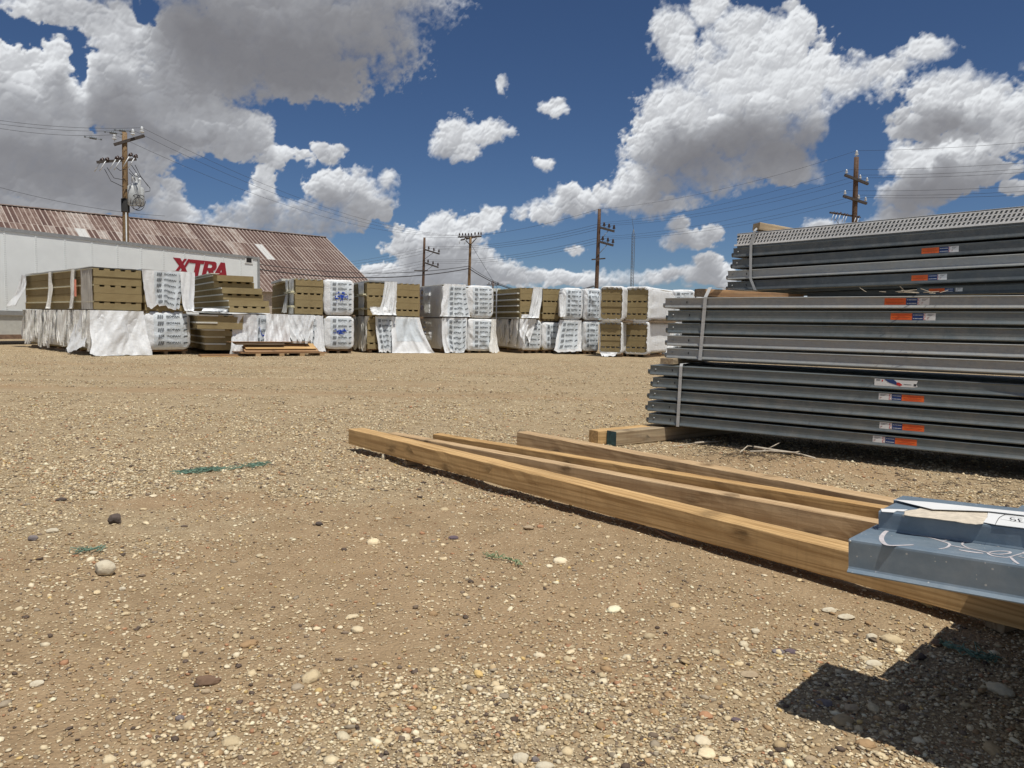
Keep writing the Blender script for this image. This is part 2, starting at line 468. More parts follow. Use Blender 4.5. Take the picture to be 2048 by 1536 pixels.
M['tyre'] = plain('tyre', (0.03, 0.03, 0.03), 0.85)
M['maroon'] = plain('maroon_letter', (0.30, 0.012, 0.025), 0.5, var=0.05)
M['pole'] = m_wood('pole_wood', (0.30, 0.20, 0.10), (0.13, 0.075, 0.035), 0.3)
M['pole_dark'] = m_wood('dark_pole_wood', (0.15, 0.09, 0.06), (0.07, 0.04, 0.025), 0.2)
M['arm'] = plain('crossarm_wood', (0.055, 0.045, 0.04), 0.8, var=0.3)
M['porcelain'] = plain('white_insulator', (0.65, 0.68, 0.70), 0.2)
M['brown_ins'] = plain('brown_insulator', (0.05, 0.03, 0.025), 0.25)
M['tank'] = plain('grey_transformer', (0.42, 0.44, 0.44), 0.4)
M['wire'] = plain('black_wire', (0.03, 0.03, 0.035), 0.6)
M['mast'] = plain('mast_steel', (0.16, 0.18, 0.20), 0.5, 0.3)
M['twig'] = plain('dry_twig', (0.48, 0.42, 0.33), 0.9, var=0.3, scale=40)
M['twig_dark'] = plain('dark_twig', (0.10, 0.075, 0.05), 0.9, var=0.3, scale=40)
M['green_net'] = plain('green_net', (0.16, 0.27, 0.20), 0.7, var=0.4, scale=60)
M['green_strip'] = plain('pale_green_strip', (0.22, 0.30, 0.16), 0.6)
M['yellow'] = plain('yellow_chip', (0.70, 0.56, 0.26), 0.8)
M['barn_wall'] = plain('barn_wall_sheet', (0.42, 0.36, 0.30), 0.7, var=0.25)

# ------------------------------------------------------------------ sky: clouds on a dome far out, clear between them
HP = [(425, 392, 40, 22), (705, 478, 60, 16), (800, 440, 26, 22), (1060, 480, 60, 30), (455, 350, 40, 26), (890, 590, 500, 8), (1240, 500, 60, 20), (155, 125, 16, 38), (30, 60, 70, 22), (290, 12, 22, 18), (190, 258, 10, 8), (640, 240, 60, 22), (600, 262, 40, 22), (250, 445, 60, 10), (1690, 290, 40, 60), (1700, 235, 40, 40), (1700, 400, 30, 40), (580, 365, 16, 40)]
TP = [(520, 100, 210, 70, 1.3), (640, 150, 110, 50, 0.9), (760, 60, 70, 80, 0.5), (420, 60, 60, 60, 0.5), (100, 330, 200, 40, 0.8), (260, 215, 70, 30, 0.7), (330, 270, 120, 22, 0.8),  # hand-placed dark and bright areas, painted shade and light on the clouds
      (80, 110, 70, 45, -1.2), (210, 90, 60, 60, -0.9), (440, 250, 110, 30, -0.7), (530, 375, 40, 40, -0.8), (560, 300, 50, 30, -0.4),
      (1480, 310, 130, 45, 1.3), (1360, 340, 70, 50, 1.0), (1600, 280, 70, 30, 0.5), (1490, 110, 130, 60, -1.7), (1400, 190, 80, 60, -1.2), (1600, 200, 120, 40, -0.6), (1330, 260, 50, 50, -0.6), (1250, 350, 70, 25, -0.6), (1780, 140, 70, 40, -0.7),
      (1860, 390, 120, 35, 1.0), (1900, 240, 80, 30, 0.9), (1850, 300, 100, 18, -1.6), (1760, 330, 40, 40, -1.0), (1920, 170, 60, 30, -1.2), (2000, 210, 40, 50, -0.6),
      (910, 250, 60, 30, -0.6), (720, 420, 80, 20, 0.4), (640, 450, 120, 16, 0.5), (880, 450, 70, 30, -0.6), (950, 440, 50, 40, -0.6), (690, 375, 60, 24, -0.8)]
P = [  # px, py, rx, ry of every cloud puff as it lies on the sky
 (560,50,270,120),(720,40,120,95),(430,90,150,105),(620,-70,330,120),(300,-60,200,60),(760,-60,90,70),(600,150,130,60),
 (60,130,95,75),(40,230,130,100),(180,170,120,80),(225,60,75,65),(85,15,75,30),(150,30,50,40),(330,220,170,80),(450,265,120,62),(560,318,55,30),
 (150,300,180,80),(300,195,150,70),(60,345,150,60),(200,370,170,55),(345,420,75,45),(-80,200,140,160),(-80,400,120,80),(100,440,200,40),
 (655,308,38,28),(525,375,42,42),(520,425,110,42),(700,400,85,46),(655,385,50,32),(600,445,120,38),(745,418,48,32),(778,365,24,20),(470,440,70,30),
 (445,430,40,30),(800,480,62,34),(880,475,65,45),(955,465,45,45),(985,435,28,28),(905,525,110,38),(985,520,75,34),(850,520,60,30),
 (900,562,200,22),(1110,555,150,18),(1300,550,120,16),(760,545,60,20),(600,480,80,24),
 (920,268,56,44),(975,262,48,24),(900,298,34,24),(1108,217,36,17),(1082,333,25,14),(1003,175,14,16),
 (1350,72,54,56),(1420,15,46,36),(1500,70,76,52),(1570,62,48,48),(1470,150,118,66),(1560,160,108,84),(1405,222,130,74),(1680,172,115,52),
 (1775,140,60,30),(1848,100,50,26),(1355,290,108,66),(1500,280,150,76),(1625,245,86,58),(1570,335,90,30),(1430,350,120,48),(1290,368,78,38),
 (1250,392,68,32),(1155,402,66,26),(1085,427,56,22),(1330,412,76,26),(1130,385,30,18),
 (1895,190,76,50),(1850,240,92,32),(1960,205,56,56),(2010,235,42,36),(1850,312,86,42),(1935,282,110,36),(1900,352,112,48),(1825,385,112,36),
 (1985,338,58,22),(2032,372,26,18),(1780,432,70,24),(1710,442,54,26),(1660,455,60,18),
 (1370,484,66,22),(1420,468,28,18),(1350,456,26,16),(1410,532,34,22),(1392,556,50,22),(1160,495,28,13),(1445,560,40,26),(1000,545,60,26),
 (2100,250,80,60),(2200,150,120,70),(2150,420,90,40),
]

# cloud field code shared with prototype
def cloud_fields(A, E, C, az, el, T, HO):
    n1 = lambda s, sc, o=4: fbm(A * sc + 100, E * sc + 50, s, o) - 0.5
    wx = n1(3, 0.30, 2) * 1.6 + n1(9, 0.9, 3) * 1.5 + n1(51, 3.2, 4) * 0.55
    wy = n1(5, 0.30, 2) * 1.2 + n1(13, 0.9, 3) * 1.3 + n1(57, 3.2, 4) * 0.55
    Aw = A + wx; Ew = E + wy
    Fm = np.full(A.shape, -1.0); S = np.zeros(A.shape); G = np.zeros(A.shape); Wt = np.full(A.shape, 1e-3)
    for (a, e, rx, ry) in C:
        q = min(1.0, 0.42 + min(rx, ry) / 3.0)
        dx = (A + wx * q - a) / rx; dy = (E + wy * q - e) / ry
        d2 = dx * dx + dy * dy
        Fm = np.maximum(Fm, 1 - d2)
        w = np.exp(-d2 * 1.6); S += w
        w2 = w * w * (1 / (ry + 0.3))
        G += w2 * dy; Wt += w2
    up = G / Wt                                  # -1 at the underside of a puff, +1 at its crown
    for (a, e, rx, ry) in HO:
        Fm = Fm - 2.2 * np.exp(-(((Aw - a) / rx) ** 2 + ((Ew - e) / ry) ** 2))
    gen = fbm(A * 0.07 + 9, E * 0.16 + 4, 77, 5) + 0.10 * (fbm(A * 0.5, E * 0.8, 81, 4) - 0.5)
    out = np.clip((np.abs(A) - 38) / 6, 0, 1)
    out = np.maximum(out, np.clip((E - 26) / 4, 0, 1))
    genf = (gen - 0.50) * 7
    low = (fbm(A * 0.30 + 40, E * 0.85, 99, 5) - 0.52) * 7 - 0.15 - 3 * np.clip(np.abs(E - 2.3) - 1.4, 0, 3)
    Fm = np.maximum(Fm, np.clip(low - 0.30, -1, 0.45))
    Fm = Fm * (1 - out) + genf * out
    S = S * (1 - out) + np.clip(genf, 0, 1.5) * out
    def worley(x, y, seed):
        ix = np.floor(x); iy = np.floor(y); best = np.full(x.shape, 9.0)
        for ox in (-1, 0, 1):
            for oy in (-1, 0, 1):
                cx = ix + ox; cy = iy + oy
                px = cx + _h(cx, cy, seed); py = cy + _h(cx, cy, seed + 5)
                r = 0.62 + 0.45 * _h(cx, cy, seed + 9)
                best = np.minimum(best, ((x - px) ** 2 + (y - py) ** 2) / (r * r))
        return np.sqrt(np.clip(1 - best, 0, 1))
    vx = A + n1(61, 1.1, 3) * 0.9 + n1(67, 5, 2) * 0.12; vy = E + n1(63, 1.1, 3) * 0.9 + n1(69, 5, 2) * 0.12
    w1 = worley(vx * 0.42, vy * 0.5, 11); w2 = worley(vx * 0.95 + 7, vy * 1.1, 13); w3 = worley(vx * 2.2 + 3, vy * 2.5, 17); w4 = worley(vx * 5.2, vy * 5.6, 19)
    pl = 0.5 * w1 + 0.3 * w2 + 0.2 * w3; pf = 0.55 * w3 + 0.45 * w4
    wisp = fbm(A * 3.0, E * 3.6, 301, 5, 0.6) - 0.5
    edge = np.clip(1 - Fm, 0, 1)
    F = np.minimum(Fm, 0.9) + 0.06 * np.minimum(S, 2.0) + 0.62 * (pl - 0.58) + 0.14 * (pf - 0.5) + 1.0 * wisp * edge
    soft = fbm(A * 0.22 + 7, E * 0.3, 401, 2)     # some edges ragged, some crisp
    width = 0.42 + 1.3 * np.clip(soft * 2 - 0.7, 0, 1)
    dens = np.clip((F - 0.06) / width, 0, 1)
    de = np.diff(el, append=el[-1] + 0.8)[:, None]
    Fs = np.clip(np.minimum(Fm, 0.9) + 0.25 * np.minimum(S, 2.0) + 0.5 * (pl - 0.42), 0, 1.3)
    D0 = np.zeros(A.shape); run = np.zeros(A.shape[1])
    for i in range(len(el) - 1, -1, -1):
        L = 1.2 + 0.09 * max(el[i], 0)
        run = run * np.exp(-de[i] / L) + Fs[i] * de[i]
        D0[i] = run / L
    calm = np.clip(D0 * 0.75 - 0.25, 0, 1)        # undersides are smooth, crowns knobbly
    H = 0.9 * w1 + 0.5 * w2 + (0.24 * w3 + 0.10 * w4) * (1 - 0.75 * calm) + 0.45 * np.clip(F, 0, 0.9)
    gy = np.gradient(H, axis=0) / np.gradient(el)[:, None]
    gx = np.gradient(H, axis=1) / np.gradient(az)[None, :]
    relief = -gy * 0.8 + gx * 0.30
    relief = relief / (1 + np.abs(relief))
    D0 = D0 + (n1(71, 0.5, 4)) * 0.9
    for (a, e, rx, ry), k in T:
        D0 = D0 + k * np.exp(-(((Aw - a) / rx) ** 2 + ((Ew - e) / ry) ** 2))
    return dens, D0, relief

def build_sky():
    az = np.concatenate([np.arange(-180, -46, 1.2), np.arange(-46, 46, 0.075), np.arange(46, 180.1, 1.2)])
    az[-1] = 180.0
    el = np.concatenate([np.arange(-1.2, 26.5, 0.075), np.arange(26.5, 54, 0.8)])
    A, E = np.meshgrid(az, el)
    def conv(P):
        C = []
        for (px, py, rx, ry) in P:
            d = ray(px, py); a = math.degrees(math.atan2(d.x, d.y)); e = math.degrees(math.atan2(d.z, math.hypot(d.x, d.y)))
            k = 57.3 / F0 * math.cos(math.atan((px - 1024) / F0))
            C.append((a, e, rx * k, ry * k))
        return C
    dens, D0, relief = cloud_fields(A, E, conv(P), az, el, list(zip(conv([t[:4] for t in TP]), [t[4] for t in TP])), conv(HP))
    x = np.sin(np.radians(A)) * np.cos(np.radians(E)); y = np.cos(np.radians(A)) * np.cos(np.radians(E)); z = np.sin(np.radians(E))
    R = 6000.0
    V = np.stack([x * R, y * R, z * R + CAMH], -1).reshape(-1, 3)
    nu = len(az); nv = len(el)
    I = np.arange(nu * nv).reshape(nv, nu)
    q = np.stack([I[:-1, :-1], I[1:, :-1], I[1:, 1:], I[:-1, 1:]], -1)
    # leave out the parts of the dome that hold no cloud
    keep = (dens[:-1, :-1] + dens[1:, :-1] + dens[1:, 1:] + dens[:-1, 1:]) > 0
    q = q[keep]
    t = NT('cloud')
    v = t.co('Object', (0.004, 0.004, 0.004))
    dn = t.n('ShaderNodeAttribute', attribute_name='cloud_density').outputs['Fac']
    dep = t.n('ShaderNodeAttribute', attribute_name='cloud_shade').outputs['Fac']
    rel = t.n('ShaderNodeAttribute', attribute_name='cloud_relief').outputs['Fac']
    fine = t.math('SUBTRACT', t.noise(v, 3.0, 6, 0.7, 0.4), 0.5)
    a = t.math('ADD', dn, t.math('MULTIPLY', fine, 0.6))
    a = t.ramp(a, [(0.02, 0.0), (0.32, 0.34), (0.75, 0.90), (1.0, 1.0)])
    a = t.math('MULTIPLY', a, t.math('GREATER_THAN', dn, 0.001))
    g = t.math('MULTIPLY_ADD', dep, 0.40, -0.10, clamp=True)
    sh = t.math('MULTIPLY_ADD', g, 0.80, 0.10)
    sh = t.math('SUBTRACT', sh, t.math('MULTIPLY', rel, t.math('MULTIPLY_ADD', g, -0.115, 0.155)))
    sh = t.math('SUBTRACT', sh, t.math('MULTIPLY', fine, 0.08))
    colr = t.ramp(sh, [(0.0, (0.86, 0.885, 0.91)), (0.14, (0.60, 0.615, 0.64)), (0.32, (0.375, 0.385, 0.41)), (0.60, (0.255, 0.258, 0.278)), (1.0, (0.185, 0.185, 0.202))])  # sunlit crowns and shaded undersides are written into the emission colour
    em = t.n('ShaderNodeEmission', i_Color=colr, i_Strength=1.0)
    tr = t.n('ShaderNodeBsdfTransparent')
    mx = t.n('ShaderNodeMixShader'); t.set(mx.inputs[0], a)
    t.t.links.new(tr.outputs[0], mx.inputs[1]); t.t.links.new(em.outputs[0], mx.inputs[2])
    m = t.done(mx.outputs[0]); m.cycles.emission_sampling = 'NONE'
    o = mesh_np('sky', V, q, m, smooth=True)
    for nm, arr in (('cloud_density', dens), ('cloud_shade', D0), ('cloud_relief', relief)):
        at = o.data.attributes.new(nm, 'FLOAT', 'POINT'); at.data.foreach_set('value', arr.astype(np.float32).ravel())
    tag(o, 'scattered white cumulus clouds with grey undersides across a deep blue sky', kind='structure')
build_sky()

# ------------------------------------------------------------------ ground
SOIL = [(300, 1240, 1.5, .7), (80, 1330, .7, .35), (1000, 1085, 1.8, .75), (1230, 1060, 1.2, .6), (1480, 935, 1.4, .6), (1500, 1180, .5, .3), (700, 1150, 1.0, .4), (950, 1290, .7, .2), (1150, 1180, 1.0, .3), (400, 1010, .7, .25)]
SOILW = [(gp(a, b), c, d) for a, b, c, d in SOIL]
def gravel_cover(x, y):
    g = 0.80 + (fbm(x * 0.6, y * 0.9, 5, 4) - 0.5) * 1.1
    wx = x + (fbm(x * 1.2, y * 1.2, 15, 3) - 0.5) * 1.2; wy = y + (fbm(x * 1.2, y * 1.2, 19, 3) - 0.5) * 0.9
    for (c, rx, ry) in SOILW:
        g = g - 0.65 * np.exp(-(((wx - c.x) / rx) ** 2 + ((wy - c.y) / ry) ** 2))
    # tyre tracks across the yard further out
    for k, (yy, s) in enumerate(((11.5, .05), (13.6, .05), (17.0, -.02))):
        g = g - 0.55 * np.exp(-((y - yy - s * x + 0.4 * np.sin(x * .3 + k)) / 0.45) ** 2)
    g = g - 0.22 * np.clip(3.4 - y, 0, 1)
    return np.clip(g, 0, 1)
def ground_h(x, y):
    r = np.sqrt(x * x + y * y)
    f = np.clip(1 - (r - 8) / 40, 0, 1)
    h = (fbm(x * 0.8, y * 0.8, 41, 3) - 0.5) * 0.035 + (fbm(x * 5, y * 5, 43, 4) - 0.5) * 0.022
    for k, yy in enumerate((11.5, 13.6)):
        h = h - 0.03 * np.exp(-((y - yy - .05 * x) / 0.25) ** 2) + 0.02 * np.exp(-((y - yy - .05 * x - .4) / 0.2) ** 2)
    return h * f
def build_ground():
    def axis(lo, n0, step, far, n1):
        k = np.arange(n0) * step
        g = np.geomspace(step, far, n1).cumsum(); g = g / g[-1] * (far - k[-1]) + k[-1]
        return np.concatenate([k, g])
    xp = axis(0, 160, 0.03, 4000, 90)
    xs = np.concatenate([-xp[::-1], xp[1:]])
    yp = np.concatenate([np.arange(1.2, 9, 0.03), 9 + (np.geomspace(1, 400, 120) - 1) / 399 * 4500])
    yn = -np.geomspace(1, 2000, 30)[::-1] + 2.0
    ys = np.concatenate([yn[:-1], yp])
    X, Y = np.meshgrid(xs, ys)
    Z = ground_h(X, Y)
    nu, nv = len(xs), len(ys)
    I = np.arange(nu * nv).reshape(nv, nu)
    q = np.stack([I[:-1, :-1], I[:-1, 1:], I[1:, 1:], I[1:, :-1]], -1).reshape(-1, 4)
    o = mesh_np('ground', np.stack([X, Y, Z], -1).reshape(-1, 3), q, M['ground'], smooth=True)
    at = o.data.attributes.new('gravel_cover', 'FLOAT', 'POINT'); at.data.foreach_set('value', gravel_cover(X, Y).astype(np.float32).ravel())
    tag(o, 'tan dirt yard with pale gravel and bare packed patches', kind='structure')
build_ground()

def ico(sub=0):
    p = (1 + 5 ** .5) / 2
    V = np.array([(-1, p, 0), (1, p, 0), (-1, -p, 0), (1, -p, 0), (0, -1, p), (0, 1, p), (0, -1, -p), (0, 1, -p), (p, 0, -1), (p, 0, 1), (-p, 0, -1), (-p, 0, 1)], float)
    V /= np.linalg.norm(V[0])
    Fc = [(0, 11, 5), (0, 5, 1), (0, 1, 7), (0, 7, 10), (0, 10, 11), (1, 5, 9), (5, 11, 4), (11, 10, 2), (10, 7, 6), (7, 1, 8), (3, 9, 4), (3, 4, 2), (3, 2, 6), (3, 6, 8), (3, 8, 9), (4, 9, 5), (2, 4, 11), (6, 2, 10), (8, 6, 7), (9, 8, 1)]
    for _ in range(sub):
        V = list(map(tuple, V)); cache = {}; nf = []
        def mid(a, b):
            k = (min(a, b), max(a, b))
            if k not in cache:
                m = (np.array(V[a]) + np.array(V[b])); m /= np.linalg.norm(m); cache[k] = len(V); V.append(tuple(m))
            return cache[k]
        for a, b, c in Fc:
            x, y, z = mid(a, b), mid(b, c), mid(c, a)
            nf += [(a, x, z), (b, y, x), (c, z, y), (x, y, z)]
        Fc = nf; V = np.array(V)
    return V, np.array(Fc)
def octa():
    return np.array([(1, 0, 0), (0, 1, 0), (-1, 0, 0), (0, -1, 0), (0, 0, 1), (0, 0, -1)], float), np.array([(0, 1, 4), (1, 2, 4), (2, 3, 4), (3, 0, 4), (1, 0, 5), (2, 1, 5), (3, 2, 5), (0, 3, 5)])
def build_gravel(name, n, rmin, rmax, dmin, dmax, sub, seed, label, smooth, pw=1.7, cover=True):
    rg = np.random.default_rng(seed)
    u = rg.random(n * 3)
    # fewer stones per square metre further out
    k = 2 - pw
    y = (dmin ** k + u * (dmax ** k - dmin ** k)) ** (1 / k)
    x = (rg.random(n * 3) * 2 - 1) * 0.72 * y + 0.01
    g = gravel_cover(x, y)
    cl = fbm(x * 2.3, y * 2.3, 91, 3)
    keep = rg.random(n * 3) < (0.22 + 0.78 * g ** 1.3) * np.clip((cl - 0.15) * 2.2, 0.25, 1)
    x = x[keep][:n]; y = y[keep][:n]; n = len(x)
    r = rmin * (rmax / rmin) ** (rg.random(n) ** 3.0)
    B, Fc = ico(sub) if sub >= 0 else octa()
    nb = len(B)
    jit = 1 + (rg.random((n, nb, 1)) - 0.5) * (0.65 if sub <= 0 else 0.30)
    sc = np.stack([0.75 + rg.random(n) * 0.7, 0.7 + rg.random(n) * 0.4, 0.30 + rg.random(n) * 0.40], -1)[:, None, :]
    V = B[None] * jit * sc
    # random tilt and turn
    th = rg.random(n) * 6.283; c, s = np.cos(th)[:, None], np.sin(th)[:, None]
    tl = (rg.random(n) - 0.5) * 0.7; ct, st = np.cos(tl)[:, None], np.sin(tl)[:, None]
    vx, vy, vz = V[..., 0], V[..., 1], V[..., 2]
    vy, vz = vy * ct - vz * st, vy * st + vz * ct
    vx, vy = vx * c - vy * s, vx * s + vy * c
    h = ground_h(x, y)
    sink = (rg.random(n) * 0.35 - 0.05) * r * 0.5
    P = np.stack([vx * r[:, None] + x[:, None], vy * r[:, None] + y[:, None], vz * r[:, None] + (h + sink)[:, None] + 0.002], -1).reshape(-1, 3)
    Fa = (Fc[None] + (np.arange(n) * nb)[:, None, None]).reshape(-1, 3)
    o = mesh_np(name, P, Fa, M['gravel'], smooth=smooth)
    pal = np.array([(0.639, 0.537, 0.357), (0.564, 0.458, 0.289), (0.696, 0.607, 0.433), (0.432, 0.326, 0.190), (0.357, 0.238, 0.129), (0.338, 0.282, 0.205), (0.414, 0.229, 0.129), (0.113, 0.084, 0.065), (0.207, 0.158, 0.114), (0.564, 0.405, 0.175)])
    pr = np.array([.25, .19, .14, .14, .08, .07, .03, .04, .04, .02]); pr /= pr.sum()
    ci = rg.choice(len(pal), n, p=pr)
    col = np.minimum(pal[ci] * (0.85 + rg.random((n, 1)) * 0.42), 0.82)
    ca = np.ones((n, nb, 4), np.float32); ca[..., :3] = col[:, None, :]
    at = o.data.attributes.new('stone_colour', 'FLOAT_COLOR', 'POINT'); at.data.foreach_set('color', ca.ravel())
    tag(o, label, kind='stuff')
build_gravel('gravel', 88000, 0.0028, 0.0095, 1.75, 9.0, 0, 1, 'fine pale and brown gravel strewn over the dirt yard', False, 1.7)
build_gravel('pebbles', 24000, 0.0060, 0.017, 1.75, 26.0, 0, 2, 'larger cream and grey pebbles loose on the gravel yard', False, 1.45)
build_gravel('river_stones', 330, 0.013, 0.032, 1.8, 11.0, 2, 3, 'rounded cream, tan and grey stones half sunk in the dirt', True, 1.5)
build_gravel('distant_gravel', 95000, 0.008, 0.021, 4.5, 24.0, -1, 9, 'coarse pale gravel over the middle of the yard', False, 0.9)
# ------------------------------------------------------------------ timbers
RND = random.Random(7)
def beam(name, A, B, w, h, mat, label, group=None, parent_parts=True, end_mat=None, rough=0.0008, ch=0.004, seed=0, gap=None):
    """A, B: front lower corners; the timber lies behind that edge"""
    A = Vector(A); B = Vector(B); L = (B - A).length
    mb = MB(); rr = random.Random(seed + 3)
    n = max(2, int(L / 0.09))
    prof = [(ch, 0), (w - ch, 0), (w, ch), (w, h - ch), (w - ch, h), (w / 2, h), (ch, h), (0, h - ch), (0, h / 2), (0, ch)]
    jt = [[(rr.gauss(0, rough), rr.gauss(0, rough)) for _ in prof] for _ in range(n + 1)]
    bow = rr.uniform(-0.006, 0.006)
    def fn(p, i):
        k = prof.index((p[1], p[2])) if (p[1], p[2]) in prof else 0
        s = math.sin(math.pi * i / n)
        return (p[0], p[1] + jt[i][k][0] + bow * s, p[2] + jt[i][k][1] + bow * s * 0.3)
    mb.sweep(prof, [L * i / n for i in range(n + 1)], 0, False, True, fn)
    mats = [mat]
    if end_mat is not None:
        mats.append(end_mat); mb.m[-2] = 1
    o = mb.build(name, mats)
    o.matrix_world = frame(A, B - A)
    return tag(o, label, 'timber', group)
G_T = 'long timbers lying in the foreground'
A0, A1 = gp(697, 888, .058), gp(1690, 1164, .040)
A1 = A0 + (A1 - A0) * 1.42
beam('timber', A0, A1, .138, .129, M['beam'], 'nearest long square timber, golden brown, raised a little with a black gap beneath', G_T, seed=1)
def onto(px0, py0, px1, py1, ztop, h, ext0, ext1):
    a, b = gp(px0, py0, ztop), gp(px1, py1, ztop); d = (b - a)
    a, b = a - d * ext0, b + d * ext1
    a.z -= h; b.z -= h
    return a, b
a, b = onto(776, 866, 1700, 1036, .155, .125, 0.0, .42)
beam('timber', a, b, .09, .125, M['beam_grey'], 'second timber from the front, greyed top, starting close behind the nearest one', G_T, seed=2)
a, b = onto(866, 868, 1700, 1006, .150, .12, 0.0, .42)
beam('timber', a, b, .09, .12, M['beam_gold'], 'third timber from the front, narrow, with a slanting cut at its far end', G_T, seed=3)
a, b = onto(1034, 864, 1700, 989, .145, .12, 0.0, .40)
beam('timber', a, b, .125, .12, M['beam_grey'], 'rearmost long timber of the four, grey top with a dark knot near its end', G_T, seed=4)
# small slats that hold the timbers off the ground
for k, (f, lab) in enumerate(((0.14, 'thin flat slat under the far ends of the long timbers'), (0.80, 'thin flat slat under the near ends of the long timbers'))):
    p = A0 + (A1 - A0) * f
    d = (A1 - A0).normalized(); nb = Vector((-d.y, d.x, 0))
    p = p + nb * 0.03; p.z = 0.0
    q = p + nb * 0.95 + d * 0.25; q.z = 0.0
    beam('slat', p, q, .07, .036, M['dunnage'], lab, seed=20 + k)

# ------------------------------------------------------------------ steel purlin bundles
def profile_pts(h, web=0.22, lip=0.0055):
    """face towards -y. top edge juts out a little, lower edge flares: closed outline (y, z)"""
    t = 0.0035
    outer = [(web, h - .002), (0.004, h - .002), (-lip * .8, h - .003), (-lip, h - .008), (-0.001, h - .013), (0.0, h - .02), (0.0, 0.032), (-0.003, 0.022), (-0.0075, 0.011), (-0.008, 0.006), (-0.005, 0.001), (0.0, 0.0), (web, 0.0)]
    inner = [(web, t), (0.002, t), (-0.003, .0045), (-0.0045, .0075), (-0.0035, .012), (0.0007, .024), (t, .034), (t, h - .022), (0.003, h - .014), (-0.001, h - .009), (0.004, h - .006), (web, h - .006)]
    return outer + inner
def make_row(h, L, m, hole=True, lead=0.0, web=0.22):
    lip = .011 if m is M['steel_sunlit'] else .006
    mb = MB()
    n = 14
    xs = [0.0] + [L * (i + 1) / n for i in range(n)]
    mb.sweep(profile_pts(h, web, lip), xs, 0, False, True)
    mb.box(web - .004, 0, 0, web, 0, 0, 0)
    # plate added as filler so no light shows through the gap behind
    mb.box(0.05, 0.20, -0.022, L - .01, 0.204, h - .007, 0)
    return mb
def purlin_bundle(name, label, P0, P1, L, rows, pitch, h, mats, offs, ncol=4, group='bundles of galvanised steel purlins', lips=None):
    fr = frame(P0, P1 - P0)
    e = empty(name, fr, label, 'steel bundle', group)
    out = []
    meshes = {}
    for r in range(rows):
        mt = mats[r % len(mats)]
        key = (mt.name, r)
        me = make_row(h, L, mt).mesh('purlin', [mt])
        o = inst('purlin', me, e, (offs[r], 0, r * pitch))
        out.append(o)
        for c in range(1, ncol):
            if (c + r) % 2 == 0 or c == ncol - 1 or r == rows - 1:
                inst('purlin', me, e, (offs[r] + RND.uniform(-.02, .05), c * 0.228, r * pitch))
        # bolt / slot near the end
        mb = MB(); mb.lathe((offs[r] + .055, -0.001, r * pitch + h * .55), [(.0001, .004), (.008, .003), (.009, -.003), (.0001, -.005)], 8, 0, 'y')
        ob = mb.build('bolt', [M['bolt']], o, (-offs[r], 0, -r * pitch))
        if r != 2:
            mb = MB(); mb.box(.22 + offs[r], -.0022, r * pitch + h * .45, .228 + offs[r], .001, r * pitch + h * .65, 0)
            mb.build('slot', [M['black']], o, (-offs[r], 0, -r * pitch))
        # curled lip of the nested section showing past the end
        mb = MB()
        arc = [(math.cos(a) * .026, math.sin(a) * .026) for a in [2.2 + .35 * k for k in range(9)]]
        pr = [(.045 + x, .03 + y) for x, y in arc] + [(.045 + x * .82, .03 + y * .82) for x, y in reversed(arc)]
        mb.sweep(pr, [offs[r] - .035, offs[r] + .05], 0, True, True)
        mb.build('curled_lip', [mt], o, (-offs[r], 0, 0))
    return e, out, fr
def plane_x(fr, px, py):
    """distance along the bundle at which the image column px meets its front face"""
    inv = fr.inverted()
    o = inv @ Vector((0, 0, CAMH)); d = inv.to_3x3() @ ray(px, py)
    t = -o.y / d.y
    q = o + d * t
    return q.x, q.z
def sticker(row, x0, zlo, zhi, segs):
    """segs: list of (x0, x1, kind) along local x, label lies flat on the face"""
    mats = [M['orange'], M['navy'], M['white'], M['red'], M['ink']]
    mb = MB(); y = -0.0012
    def q(a, b, lo, hi, m, dy=0.0): mb.box(a, y - dy, lo, b, 0.0004, hi, m)
    H = zhi - zlo
    for (a, b, k) in segs:
        Wd = b - a
        if k == 'o':
            q(a, b, zlo, zhi, 0)
            for j, (u, v) in enumerate(((.25, .85), (.3, .7), (.08, .9), (.12, .8))):
                zz = zhi - H * (.20 + .2 * j); q(a + Wd * u, a + Wd * v, zz - .0018, zz, 4 if j == 2 else 3, .0004)
        elif k == 'b':
            q(a, b, zlo, zhi, 1)
            for zz in (zlo + H * .22, zlo + H * .74):
                for (u, v) in ((.08, .2), (.24, .50), (.53, .92)): q(a + Wd * u, a + Wd * v, zz - .002, zz + .002, 2, .0004)
        elif k == 'w':
            q(a, b, zlo - H * .03, zhi + H * .03, 2)
            for j in range(4): q(a + Wd * .15, a + Wd * (.85 - .1 * j), zhi - H * (.12 + .09 * j), zhi - H * (.09 + .09 * j), 4, .0004)
            for j in range(7): q(a + Wd * (.08 + .05 * (j % 3)), a + Wd * (.16 + .03 * j), zlo + H * (.1 + .05 * j), zlo + H * (.12 + .05 * j), 3 if j % 2 else 4, .0004)
        elif k == 'r':
            q(a, b, zlo, zhi, 2)
            for zz in (zlo + H * .25, zlo + H * .75):
                q(a + Wd * .1, a + Wd * .9, zz + H * .14, zz + H * .18, 3, .0004); q(a + Wd * .1, a + Wd * .9, zz - H * .18, zz - H * .14, 3, .0004)
                q(a + Wd * .1, a + Wd * .3, zz - H * .14, zz + H * .14, 3, .0004)
    return mb.build('sticker', mats, row)

